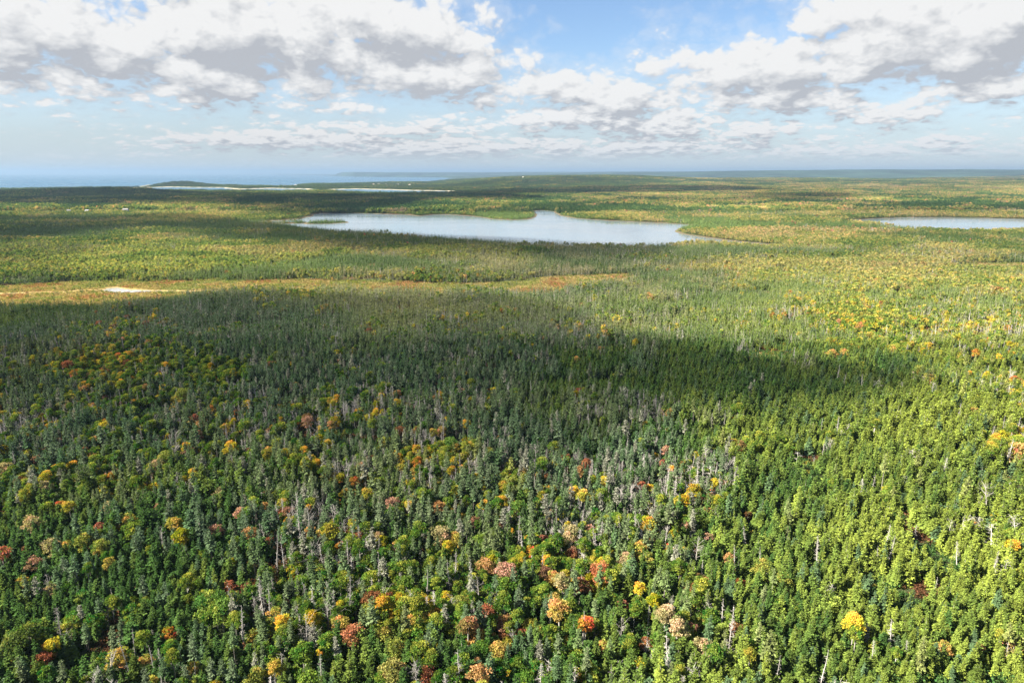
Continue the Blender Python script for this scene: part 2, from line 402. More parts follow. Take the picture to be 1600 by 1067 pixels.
def mixture(x, y):
    px, py = project(x, y, 0)
    px = px + (fbm(x, y, 60, 3, 21) - .5) * 90
    py = py * 1.0 + (fbm(x, y, 45, 3, 22) - .5) * 40 * np.clip(py / 700, .15, 1)
    yy = np.log(np.maximum(py - 262, 3)) * 420
    cy_ = np.log(np.maximum(CP[:, 1] - 262, 3)) * 420
    out = np.zeros((len(x), 7)); wt = np.zeros(len(x))
    for c, q in zip(CP, cy_):
        w = 1 / (((px - c[0]) ** 2 + (yy - q) ** 2) / 1e4 + .05) ** 2.2
        out += w[:, None] * c[2:]; wt += w
    out /= wt[:, None]
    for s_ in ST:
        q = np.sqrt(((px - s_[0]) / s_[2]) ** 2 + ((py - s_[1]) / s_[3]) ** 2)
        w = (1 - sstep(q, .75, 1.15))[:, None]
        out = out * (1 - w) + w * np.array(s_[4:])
    return out

# ------------------------------------------------------------------ the ground: one sheet on a polar grid
def build_ground():
    rr = np.concatenate([[0.0], np.geomspace(30, 130000, 800)])
    front = np.radians(np.linspace(-50, 50, 620))
    back = np.radians(np.linspace(50, 310, 80))[1:-1]
    th = np.concatenate([front, back])
    RR, TH = np.meshgrid(rr, th, indexing='ij')
    X = RR * np.sin(TH); Y = RR * np.cos(TH)
    x = X.ravel(); y = Y.ravel()
    f = water_fields(x, y)
    z = terrain(x, y, f)
    nr, nt = RR.shape
    i = np.arange(nr - 1)[:, None]; j = np.arange(nt)[None, :]
    j2 = (j + 1) % nt
    Fq = np.stack([i * nt + j, i * nt + j2, (i + 1) * nt + j2, (i + 1) * nt + j], -1).reshape(-1, 4)
    Fq = Fq[nt:]
    V = np.stack([x, y, z], 1)
    tri = np.stack([np.zeros(nt), nt + (np.arange(nt) + 1) % nt, nt + np.arange(nt)], 1).astype(int)
    # what covers the soil: moss and litter under the trees, sedge on the bog, peat and stones along the shores
    mx = mixture(x, np.maximum(y, 60))
    soil = np.array([.035, .045, .018])[None] * np.ones((len(x), 3))
    d = np.hypot(x, y)
    can = mx[:, 0:1] * np.array([.035, .065, .020]) + mx[:, 1:2] * np.array([.055, .070, .035]) + mx[:, 2:3] * ((1 - mx[:, 5:6]) * np.array([.07, .11, .025]) + mx[:, 5:6] * np.array([.22, .17, .035]))
    can = can * (1 - sstep(d, 8000, 11000)[:, None]) + np.array([.022, .040, .030]) * sstep(d, 8000, 11000)[:, None] * (.1 + 2.0 * fbm(x, y, 420, 4, 36)[:, None])
    wfar = sstep(d, 2500, 6000)[:, None]
    rust = .5 * sstep(fbm(x, y, 25, 3, 31), .62, .74)[:, None]
    soil = soil * (1 - rust) + rust * np.array([.11, .035, .018])
    c = soil * (1 - wfar) + can * .8 * wfar
    b = np.maximum(sdf(x, y, bog), sdf(x, y, bog2)); b = np.maximum(b, sdf(x, y, clear1)); b = b + (fbm(x, y, 20, 3, 33) - .5) * 14
    bz = sstep(b, -6, 6)[:, None]
    n = fbm(x, y, 22, 3, 34)[:, None]
    bc = np.array([.20, .14, .06]) * (1 - n) + n * np.array([.25, .20, .08])
    t = sstep(fbm(x, y, 40, 3, 35), .62, .75)[:, None]
    bc = bc * (1 - t) + t * np.array([.22, .10, .045])
    c = c * (1 - bz) + bc * bz
    sh = (sstep(f[0], -8, -2) * (y < 2600))[:, None]
    c = c * (1 - sh) + sh * np.array([.085, .07, .045])
    sh = (sstep(f[2], -40, -12) * (y < 12000))[:, None]
    c = c * (1 - sh) + sh * np.array([.26, .23, .18])
    fld = sdf(x, y, poly([(688, 293), (700, 289), (742, 288), (748, 291), (720, 293)], -10))
    fz = sstep(fld, -20, 10)[:, None]
    c = c * (1 - fz) + fz * np.array([.62, .58, .30])
    m, T, o = mat_new('ground_cover')
    at = T.node('ShaderNodeAttribute', attribute_name='gcol')
    geo = T.node('ShaderNodeNewGeometry')
    n1 = T.noise(geo.outputs['Position'], .9, 6, .65)
    n2 = T.noise(geo.outputs['Position'], .06, 5, .6)
    v = T.m('ADD', T.m('MULTIPLY', n1, 1.3), T.m('MULTIPLY', n2, 1.1))
    v = T.m('ADD', v, -.2)
    colr = T.mix(1.0, at.outputs['Color'], v, 'MULTIPLY')
    bs = T.node('ShaderNodeBsdfPrincipled'); T._in(bs.inputs['Base Color'], colr); bs.inputs['Roughness'].default_value = .95
    bs.inputs['Specular IOR Level'].default_value = .1
    bm = T.node('ShaderNodeBump'); T._in(bm.inputs['Height'], n1); bm.inputs['Strength'].default_value = .8; bm.inputs['Distance'].default_value = .6
    T.l.new(bm.outputs[0], bs.inputs['Normal'])
    T.l.new(bs.outputs[0], o.inputs[0])
    me = mesh_np('ground', V, [Fq, tri], [m], attrs={'gcol': ('POINT', 'FLOAT_COLOR', np.concatenate([c, np.ones((len(c), 1))], 1))}, smooth=True)
    link('ground', me, kind='structure')
build_ground()

# ------------------------------------------------------------------ water
def water_mat(name, col, rough, waves, spec=.5):
    m, T, o = mat_new(name)
    bs = T.node('ShaderNodeBsdfPrincipled')
    bs.inputs['Base Color'].default_value = (*col, 1); bs.inputs['Roughness'].default_value = rough
    bs.inputs['IOR'].default_value = 1.33
    geo = T.node('ShaderNodeNewGeometry')
    mp = T.vm('MULTIPLY', geo.outputs['Position'], (1.0, .55, 1.0))
    h = None
    for (sc, st) in waves:
        n = T.m('MULTIPLY', T.noise(mp, sc, 3, .6), st)
        h = n if h is None else T.m('ADD', h, n)
    bm = T.node('ShaderNodeBump'); T._in(bm.inputs['Height'], h); bm.inputs['Strength'].default_value = 1; bm.inputs['Distance'].default_value = 1
    T.l.new(bm.outputs[0], bs.inputs['Normal'])
    # wind lanes: rougher and smoother water
    wl = T.noise(T.vm('MULTIPLY', geo.outputs['Position'], (.4, 1.0, 1.0)), .008, 4, .6)
    T._in(bs.inputs['Roughness'], T.smooth(wl, .35, .65, rough * .6, rough * 1.6))
    bs.inputs['Specular IOR Level'].default_value = spec
    T.l.new(bs.outputs[0], o.inputs[0])
    return m
def sheet(name, P, z, mat, nx=2, ny=2):
    x0, y0, x1, y1 = P
    V = [(x0, y0, z), (x1, y0, z), (x1, y1, z), (x0, y1, z)]
    return mesh_np(name, V, np.array([[0, 1, 2, 3]]), [mat])
lake_m = water_mat('lake_water', (.10, .135, .175), .10, [(.5, .012), (.08, .05)])
link('lake_water', sheet('lake_water', (-900, 880, 1700, 2400), LAKE_Z, lake_m), kind='structure')
brook_m = water_mat('brook_water', (.20, .21, .22), .04, [(.5, .02)])
link('brook_water', sheet('brook_water', (-620, 520, 60, 760), -2.15, brook_m), kind='structure')
sea_m = water_mat('sea_water', (.025, .075, .13), .3, [(.03, 3.0), (.006, 8.0)], .16)
link('sea_water', sheet('sea_water', (-110000, 3300, 110000, 125000), SEA_Z, sea_m), kind='structure')

# ------------------------------------------------------------------ clouds overhead, out of the frame: they shade parts of the land
def ico_np(sub=3):
    import bmesh
    bm = bmesh.new(); bmesh.ops.create_icosphere(bm, subdivisions=sub, radius=1)
    V = np.array([v.co[:] for v in bm.verts]); Fc = np.array([[v.index for v in f.verts] for f in bm.faces]); bm.free()
    return V, Fc
def cloud_material():
    m, T, o = mat_new('cloud_vapour')
    v = T.node('ShaderNodeVolumeScatter'); v.inputs['Density'].default_value = CLOUD_DENS
    v.inputs['Color'].default_value = (1, 1, 1, 1); v.inputs['Anisotropy'].default_value = .3
    T.l.new(v.outputs[0], o.inputs['Volume'])
    m.volume_intersection_method = 'FAST' if hasattr(m, 'volume_intersection_method') else m.volume_intersection_method
    return m
CLOUD_DENS = 0.0072
cloud_m = cloud_material()
def make_cloud(pts, alt, label, thick=150, soft=60, seed=0, res=26, thin=None):
    """A flat-based cumulus whose shadow falls on the outline given in photo pixels."""
    P = poly(pts, 0)
    P = P + SUN_DIR[:2] / SUN_DIR[2] * (alt + thick * .5)
    x0, y0 = P.min(0) - soft; x1, y1 = P.max(0) + soft
    nx = int(min(110, max(20, (x1 - x0) / res))); ny = int(min(110, max(14, (y1 - y0) / res)))
    X, Y = np.meshgrid(np.linspace(x0, x1, nx), np.linspace(y0, y1, ny), indexing='ij')
    q = sdf(X.ravel(), Y.ravel(), P)
    q = q + (fbm(X.ravel(), Y.ravel(), soft * 3.0, 4, 40 + seed) - .5) * soft * 1.8
    t = sstep(q, -soft, soft) * thick
    t = t * (.75 + .5 * fbm(X.ravel(), Y.ravel(), 120, 3, 50 + seed))
    if thin:
        gy = Y.ravel() - SUN_DIR[1] / SUN_DIR[2] * alt
        t = t * (1 - thin[2] * (1 - sstep(gy, thin[0], thin[1])))
    keep = t > 0.5
    top = np.stack([X.ravel(), Y.ravel(), alt + np.maximum(t, .3)], 1)
    bot = np.stack([X.ravel(), Y.ravel(), alt - .12 * t - .2], 1)
    n = nx * ny
    i = np.arange(nx - 1)[:, None]; j = np.arange(ny - 1)[None, :]
    Fq = np.stack([i * ny + j, (i + 1) * ny + j, (i + 1) * ny + j + 1, i * ny + j + 1], -1).reshape(-1, 4)
    k = keep[Fq].any(1)
    Fk = Fq[k]
    # skirt along the outline of the kept cells
    E = {}
    for f in Fk:
        for a in range(4):
            u, v = int(f[a]), int(f[(a + 1) % 4])
            if (v, u) in E: del E[(v, u)]
            else: E[(u, v)] = 1
    side = np.array([[v, u, u + n, v + n] for (u, v) in E])
    allF = np.concatenate([Fk, Fk[:, ::-1] + n, side])
    used = np.unique(allF); mp = np.full(2 * n, -1); mp[used] = np.arange(len(used))
    V = np.concatenate([top, bot])[used]
    me = mesh_np('cloud', V, mp[allF], [cloud_m], smooth=False)
    o = link('cloud', me, label=label, category='cloud', kind='thing')
    return o
make_cloud([(-500, 478), (0, 474), (250, 466), (480, 466), (640, 470), (760, 468), (880, 480), (930, 498), (985, 530), (1080, 548), (1170, 556), (1240, 568), (1330, 572), (1420, 585),
            (1515, 600), (1500, 618), (1400, 620), (1290, 632), (1200, 646), (1130, 655), (1085, 690), (1070, 740), (1040, 800), (1080, 860), (1150, 960), (1230, 1067), (1350, 1500), (-900, 1500)],
           850, 'large flat grey cloud overhead shading the near forest', thick=78, soft=30, seed=1, res=16, thin=(170, 300, .80))
make_cloud([(-400, 297), (200, 298), (500, 299), (760, 303), (860, 311), (830, 318), (700, 316), (640, 325), (500, 333), (430, 324), (250, 322), (0, 325), (-400, 330)],
           1250, 'long cloud shading the woods between the lake and the sea', thick=140, soft=110, seed=2, res=60)
make_cloud([(-300, 338), (100, 341), (300, 338), (450, 350), (640, 362), (900, 376), (1050, 380), (1020, 394), (900, 400), (700, 398), (560, 392), (480, 378), (400, 366), (300, 358), (150, 362), (60, 372), (0, 392), (-300, 405)],
           1000, 'ragged cloud shading the near shore of the lake', thick=90, soft=60, seed=3, res=28)
make_cloud([(640, 295), (1000, 293.5), (1180, 295), (1200, 300), (1000, 304), (850, 306), (640, 302)], 1500, 'cloud shading the dark woods behind the lake', thick=120, soft=130, seed=4, res=70)
make_cloud([(1180, 304), (1340, 307), (1335, 316), (1230, 318), (1180, 312)], 1250, 'small cloud shading one dark patch of the far right woods', thick=90, soft=90, seed=5, res=40)

# ------------------------------------------------------------------ foliage and bark materials
def leaf_material(name, transl=.35, spread=1.25):
    m, T, o = mat_new(name)
    ti = T.node('ShaderNodeAttribute', attribute_name='tint', attribute_type='INSTANCER')
    va = T.node('ShaderNodeAttribute', attribute_name='var')
    hu = T.node('ShaderNodeAttribute', attribute_name='hue')
    c = T.mix(1.0, ti.outputs['Color'], T.m('MULTIPLY_ADD', va.outputs['Fac'], spread, 1 - spread * .5), 'MULTIPLY')  # tone range widened so crowns carry more self-shading in their colour
    hs = T.node('ShaderNodeHueSaturation'); T._in(hs.inputs['Color'], c)
    T._in(hs.inputs['Hue'], T.m('MULTIPLY_ADD', hu.outputs['Fac'], .085, .5))
    T._in(hs.inputs['Value'], T.m('MULTIPLY_ADD', hu.outputs['Fac'], -.5, 1.0))
    d = T.node('ShaderNodeBsdfDiffuse'); T._in(d.inputs[0], hs.outputs[0])
    t = T.node('ShaderNodeBsdfTranslucent'); T._in(t.inputs[0], T.mix(1.0, hs.outputs[0], (1.15, 1.25, .6, 1), 'MULTIPLY'))
    mx = T.node('ShaderNodeMixShader'); mx.inputs[0].default_value = transl
    T.l.new(d.outputs[0], mx.inputs[1]); T.l.new(t.outputs[0], mx.inputs[2])
    T.l.new(mx.outputs[0], o.inputs[0])
    return m
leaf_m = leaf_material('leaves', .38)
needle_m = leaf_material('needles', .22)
def bark_material(name, a, b):
    m, T, o = mat_new(name)
    tc = T.node('ShaderNodeTexCoord')
    n = T.noise(tc.outputs['Object'], 3.0, 4, .7)
    oi = T.node('ShaderNodeObjectInfo')
    c = T.mix(n, (*a, 1), (*b, 1))
    c = T.mix(1.0, c, T.m('MULTIPLY_ADD', oi.outputs['Random'], .7, .65), 'MULTIPLY')
    bs = T.node('ShaderNodeBsdfDiffuse'); T._in(bs.inputs[0], c)
    T.l.new(bs.outputs[0], o.inputs[0])
    return m
bark_m = bark_material('grey_bark', (.14, .125, .11), (.30, .285, .265))
pale_m = bark_material('pale_bark', (.26, .25, .23), (.50, .48, .44))
dead_m = bark_material('weathered_wood', (.17, .16, .155), (.40, .38, .37))

# ------------------------------------------------------------------ tree shapes (unit: metres), as arrays
class Geo:
    def __init__(s): s.V = []; s.F = []; s.var = []; s.hue = []; s.n = 0
    def quads(s, Q, var, hue=0.0):            # Q: (n,4,3)
        Q = np.asarray(Q); n = len(Q)
        s.V.append(Q.reshape(-1, 3)); s.F.append(np.arange(n * 4).reshape(n, 4) + s.n); s.n += n * 4
        s.var.append(np.broadcast_to(var, (n,))); s.hue.append(np.broadcast_to(hue, (n,)))
    def limb(s, pts, rad, k=4):               # tapered tube through points
        pts = np.asarray(pts, float); rings = []
        for i, p in enumerate(pts):
            t = pts[min(i + 1, len(pts) - 1)] - pts[max(i - 1, 0)]
            t = t / (np.linalg.norm(t) + 1e-9)
            u = np.cross(t, [.3, .9, .2]); u /= np.linalg.norm(u) + 1e-9; w = np.cross(t, u)
            a = np.arange(k) * 2 * np.pi / k
            rings.append(p + rad[i] * (np.cos(a)[:, None] * u + np.sin(a)[:, None] * w))
        V = np.concatenate(rings); m = len(pts)
        i = np.arange(m - 1)[:, None]; j = np.arange(k)[None, :]; j2 = (j + 1) % k
        Fq = np.stack([i * k + j, i * k + j2, (i + 1) * k + j2, (i + 1) * k + j], -1).reshape(-1, 4)
        s.V.append(V); s.F.append(Fq + s.n); s.n += len(V)
        s.var.append(np.full(len(Fq), .5)); s.hue.append(np.zeros(len(Fq)))
    def get(s):
        return np.concatenate(s.V), np.concatenate(s.F), np.concatenate(s.var), np.concatenate(s.hue)
    def add(s, V, Fq, var, hue):
        s.V.append(V); s.F.append(Fq + s.n); s.n += len(V); s.var.append(var); s.hue.append(hue)

def cards(c, d, up, length, width):
    """rhombic sprays: centre-base c, direction d, side vector from up, n of each"""
    d = d / (np.linalg.norm(d, axis=1)[:, None] + 1e-9)
    sd = np.cross(d, up); sd /= np.linalg.norm(sd, axis=1)[:, None] + 1e-9
    L = length[:, None]; Wd = width[:, None]
    return np.stack([c, c + d * L * .45 + sd * Wd * .5, c + d * L, c + d * L * .45 - sd * Wd * .5], 1)

def conifer(rg, H, Rb, whorls, per, sprays, start=.06, power=.85, sparse=0.0, ragged=.25, droop=.25, flat=.35):
    cr, tr = Geo(), Geo()
    zs = start + (1 - start) * (np.linspace(0, 1, whorls) ** .9)
    Q = []; var = []
    for wi, z in enumerate(zs[:-1]):
        if rg.random() < sparse * (1 - z): continue
        r0 = Rb * (1 - (z - start) / (1 - start)) ** power + .10
        n = max(3, int(per * (0.5 + .6 * r0 / Rb)))
        a = rg.random() * 6.28 + np.arange(n) * 6.283 / n + rg.normal(0, .2, n)
        r = r0 * (1 + rg.normal(0, ragged, n)).clip(.35, 1.6)
        zz = z * H + rg.normal(0, .10, n)
        o_ = np.stack([np.zeros(n), np.zeros(n), zz], 1)
        slope = -droop * (1 - z) + .45 * z ** 2 + rg.normal(0, .12, n)
        d = np.stack([np.cos(a), np.sin(a), slope], 1)
        vv = rg.random(n)
        for k in range(sprays):
            t = (k + .25) / sprays
            c = o_ + d * (r * t)[:, None] + rg.normal(0, .05, (n, 3))
            for sgn in ((0,) if sprays <= 1 else (-1, 1)):
                aa = a + sgn * (.55 + rg.normal(0, .2, n))
                dd = np.stack([np.cos(aa), np.sin(aa), slope * .7 + rg.normal(-.05, .25, n)], 1)
                up = np.stack([rg.normal(0, flat, n), rg.normal(0, flat, n), np.ones(n)], 1)
                ln = r * (.75 - .35 * t) * (1.0 if sprays > 1 else 1.35) + .12
                Q.append(cards(c, dd, up, ln, ln * (.55 if sprays > 1 else .75)))
                var.append((.25 * vv + .45 * t + .3 * rg.random(n)))  # sprays darker towards the trunk: the crown's self-shading put into the colour
    # leader
    n = 5; a = rg.random(n) * 6.28
    Q.append(cards(np.tile([0, 0, H * .93], (n, 1)), np.stack([np.cos(a) * .25, np.sin(a) * .25, np.ones(n)], 1), np.stack([-np.sin(a), np.cos(a), np.zeros(n)], 1), np.full(n, H * .08), np.full(n, .22)))
    var.append(np.full(n, .9))
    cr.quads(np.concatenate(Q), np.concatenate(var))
    tr.limb([(0, 0, -.8), (0, 0, H * .5), (0, 0, H * .95)], [.13, .08, .02], 5)
    return cr, tr

def twigs(g, rg, H, z0, z1, n, L, rad=.02, tip=True):
    for i in range(n):
        z = (z0 + (z1 - z0) * rg.random()) * H
        a = rg.random() * 6.28; l = L * (.4 + .8 * rg.random()) * (1.15 - z / H)
        dz = rg.normal(-.05, .25)
        p0 = np.array([0, 0, z]); p1 = p0 + l * .5 * np.array([math.cos(a), math.sin(a), dz]); p2 = p1 + l * .5 * np.array([math.cos(a + rg.normal(0, .4)), math.sin(a + rg.normal(0, .4)), dz + rg.normal(0.1, .4)])
        g.limb([p0, p1, p2], [rad, rad * .8, rad * .3], 3)

def spruce(rg, H, Rb, whorls, per, sprays, bare=.35):
    cr, tr = conifer(rg, H, Rb, whorls, per, sprays, start=bare, power=.6, sparse=.35, ragged=.4, droop=.45, flat=.5)
    twigs(tr, rg, H, .08, .8, int(whorls * 2.6), 1.2, .026)
    return cr, tr

def broadleaf(rg, H, Rc, clumps, per, size, base=.35, flat=.75, form='round'):
    cr, tr = Geo(), Geo()
    lean = rg.normal(0, .03, 2)
    top = H * (base + .25)
    tr.limb([(0, 0, -.8), (lean[0] * H * .3, lean[1] * H * .3, H * base), (lean[0] * H, lean[1] * H, H * .85)], [.16, .12, .03], 6)
    Q = []; var = []; hue = []
    for k in range(clumps):
        t = k / max(1, clumps - 1)
        a = k * 2.4 + rg.normal(0, .4)
        zc = H * (base + .08 + (1 - base - .16) * (t ** .9))
        rr = Rc * math.sqrt(max(.05, 1 - ((t - .35) / .72) ** 2)) * (.40 + .65 * rg.random()) * (1 if t < .97 else .3)
        c = np.array([math.cos(a) * rr + lean[0] * zc, math.sin(a) * rr + lean[1] * zc, zc])
        cs = Rc * (.24 + .30 * rg.random())
        z0 = max(.2 * H, zc - rr * 1.0 - .5)
        tr.limb([(lean[0] * z0, lean[1] * z0, z0), (c * .6 + np.array([0, 0, z0]) * .4), c + [0, 0, cs * .4]], [.06, .04, .012], 3)
        v = rg.normal(0, 1, (per, 3)); v /= np.linalg.norm(v, axis=1)[:, None]
        v[:, 2] = np.where(v[:, 2] < -.3, -v[:, 2], v[:, 2])
        rad = cs * (.55 + .55 * rg.random(per) ** .6)
        p = c + v * rad[:, None] * np.array([1, 1, flat])
        dd = v * .5 + rg.normal(0, .6, (per, 3)); up = v * .7 + rg.normal(0, .5, (per, 3)) + [0, 0, .5]
        ln = size * (.6 + .8 * rg.random(per))
        Q.append(cards(p, dd, up, ln, ln * .85))
        var.append(.30 * rg.random() + .25 * (v[:, 2] * .5 + .5) * 0 + .7 * rg.random(per)); hue.append(np.full(per, rg.normal(0, .38)) + rg.normal(0, .12, per))
    cr.quads(np.concatenate(Q), np.concatenate(var), np.concatenate(hue))
    return cr, tr

def snag(rg, H, spread, n, kind=0):
    tr, br = Geo(), Geo()
    lean = rg.normal(0, .07, 2)
    P = lambda z: np.array([lean[0] * z + .1 * math.sin(z * .6), lean[1] * z, z])
    tr.limb([P(-.8), P(H * .35), P(H * .7), P(H)], [.16, .12, .07, .02], 6)
    for i in range(n):
        z = H * (.18 + .8 * rg.random()); a = rg.random() * 6.28
        l = spread * (1.15 - .85 * z / H) * (.35 + .85 * rg.random())
        up = rg.normal(.0, .22) if kind == 0 else .9 + rg.normal(0, .3)
        d = np.array([math.cos(a), math.sin(a), up])
        p0 = P(z); p1 = p0 + d * l * .5; p2 = p1 + (d + [rg.normal(0, .3), rg.normal(0, .3), rg.normal(.0, .3)]) * l * .5
        br.limb([p0, p1, p2], [.035, .026, .009], 3)
        for q in range(3):
            e = p0 + (p2 - p0) * (.35 + .6 * rg.random()); f = e + l * .4 * np.array([rg.normal(0, .6) + d[0] * .5, rg.normal(0, .6) + d[1] * .5, rg.normal(0, .45)])
            br.limb([e, f], [.017, .007], 3)
    return br, tr

def part_mesh(name, g, mat, mlist=None):
    V, Fq, var, hue = g.get()
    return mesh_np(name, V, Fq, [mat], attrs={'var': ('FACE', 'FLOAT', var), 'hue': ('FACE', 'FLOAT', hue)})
def joint_mesh(name, g1, m1, g2, m2, lichen=None):
    V1, F1, v1, h1 = g1.get(); V2, F2, v2, h2 = g2.get()
    return mesh_np(name, np.concatenate([V1, V2]), np.concatenate([F1, F2 + len(V1)]), [m1, m2], midx=np.concatenate([np.zeros(len(F1)), np.ones(len(F2))]),
                   attrs={'var': ('FACE', 'FLOAT', np.concatenate([v1, v2])), 'hue': ('FACE', 'FLOAT', np.concatenate([h1, h2]))})

g = np.random.default_rng(5)
NEAR = {0: [], 1: [], 2: [], 3: [], 4: []}        # (crown geo, trunk geo, crown mat, trunk mat, height, bare crown name)
def lean(G, ax, ay, bend=0.0):
    G.V = [np.stack([q[:, 0] + ax * q[:, 2] + bend * q[:, 2] ** 2, q[:, 1] + ay * q[:, 2], q[:, 2]], 1) for q in G.V]
def double(rg, c, t, H, f):
    c2, t2 = conifer(rg, H * f, 1.3, 15, 8, 3, ragged=.3)
    for A, B in ((c, c2), (t, t2)):
        for V, Fq, v, h in zip(list(B.V), list(B.F), list(B.var), list(B.hue)):
            A.V.append(V + [.75, .35, 0]); A.var.append(v); A.hue.append(h); A.F.append(Fq + A.n)
        A.n += B.n
for k in range(9):
    H = (7.8, 8.8, 7.0, 9.4, 8.4, 5.6, 10.2, 7.6, 6.4)[k]
    c, t = conifer(g, H, (1.7, 1.85, 1.9, 1.4, 2.0, 1.9, 1.45, 1.75, 2.0)[k], (24, 24, 20, 28, 22, 15, 26, 18, 17)[k], 10, 3, ragged=(.24, .30, .24, .34, .28, .3, .42, .45, .35)[k], power=(.85, .75, .9, .7, 1.0, .6, .8, .65, .55)[k], sparse=(0, 0, 0, .25, 0, 0, .35, .3, .1)[k], droop=(.25, .35, .15, .5, .25, .1, .45, .3, .15)[k])
    if k == 4: double(g, c, t, H, .8)
    if k in (3, 7): lean(c, .07, -.04, .004); lean(t, .07, -.04, .004)
    NEAR[0].append((c, t, needle_m, bark_m, H))
for k in range(5):
    H = (9.5, 11, 8.5, 10.5, 12)[k]
    c, t = spruce(g, H, (1.15, 1.25, 1.05, 1.3, 1.1)[k], (22, 18, 22, 15, 13)[k], 7, 2, bare=(.25, .45, .3, .5, .6)[k])
    NEAR[1].append((c, t, needle_m, bark_m, H))
for k in range(5):
    H = (9, 8, 11, 7, 12)[k]
    c, t = broadleaf(g, H, (2.4, 2.6, 2.2, 2.3, 2.3)[k], (21, 19, 20, 15, 18)[k], 110, .36, base=(.32, .25, .45, .2, .55)[k])
    NEAR[2].append((c, t, leaf_m, pale_m if k in (2, 4) else bark_m, H))
for k in range(4):
    H = (8.5, 7.5, 9.5, 6.5)[k]
    c, t = broadleaf(g, H, (2.3, 2.0, 2.2, 1.9)[k], (16, 14, 15, 12)[k], 85, .36, base=(.4, .35, .5, .3)[k], flat=.55)
    c.hue = [np.abs(q) * .7 for q in c.hue]
    NEAR[3].append((c, t, leaf_m, bark_m, H))
for k in range(6):
    H = (9.5, 8, 11, 7.5, 9, 10)[k]
    b, t = snag(g, H, (1.5, 3.0, 1.2, 2.4, 2.7, .9)[k], (64, 30, 78, 34, 30, 44)[k], 1 if k in (1, 4) else 0)
    NEAR[4].append((b, t, dead_m, dead_m, H))
MID = {0: [], 1: [], 2: [], 3: [], 4: []}
for k in range(4):
    c, t = conifer(g, 7.8, 1.9, 13, 7, 1, ragged=.3); MID[0].append((c, t, needle_m, bark_m))
    c, t = conifer(g, 9.5, 1.3, 13, 5, 1, start=.25, power=.6, sparse=.3, ragged=.4, droop=.45, flat=.5); twigs(t, g, 9.5, .1, .7, 7, 1.1, .05); MID[1].append((c, t, needle_m, bark_m))
    c, t = broadleaf(g, 9, 2.4, 10, 26, .95, base=.3); MID[2].append((c, t, leaf_m, bark_m))
    c, t = broadleaf(g, 8, 2.2, 8, 24, .9, base=.38); c.hue = [np.abs(q) * .7 for q in c.hue]; MID[3].append((c, t, leaf_m, bark_m))
    b, t = snag(g, 9, 2.0, 14, 0)
    MID[4].append((b, t, dead_m, dead_m))
LO = {0: [], 1: [], 2: []}
for k in range(3):
    c, t = conifer(g, 8, 2.1, 7, 6, 1, ragged=.3); LO[0].append((c, t))
    c, t = conifer(g, 9.5, 1.5, 7, 5, 1, start=.2, power=.6, ragged=.4); LO[1].append((c, t))
    c, t = broadleaf(g, 8.5, 2.5, 8, 17, 1.15, base=.3); LO[2].append((c, t))
def patch(rg, size, n, mixw, scale=1.0):
    G = Geo()
    m = int(math.sqrt(n))
    for i in range(m):
        for j in range(m):
            k = rg.choice(3, p=mixw); c, t = LO[k][rg.integers(3)]
            V, Fq, var, hue = c.get()
            s_ = scale * rg.uniform(.5, 1.4); a = rg.random() * 6.28
            Rm = np.array([[math.cos(a), -math.sin(a), 0], [math.sin(a), math.cos(a), 0], [0, 0, 1]])
            p = np.array([(i + .5 + rg.normal(0, .28)) / m - .5, (j + .5 + rg.normal(0, .28)) / m - .5, 0]) * size
            G.add(V @ Rm.T * s_ + p, Fq, var, hue + rg.normal(0, .45))
    return G
PATCH = {0: [patch(g, 15, 25, [.75, .2, .05]) for _ in range(3)], 1: [patch(g, 15, 25, [.25, .65, .10]) for _ in range(3)], 2: [patch(g, 15, 16, [.08, .07, .85]) for _ in range(3)]}
BIG = {k: [patch(g, 42, 100, w, .95) for _ in range(3)] for k, w in ((0, [.75, .2, .05]), (1, [.3, .5, .2]), (2, [.1, .05, .85]))}

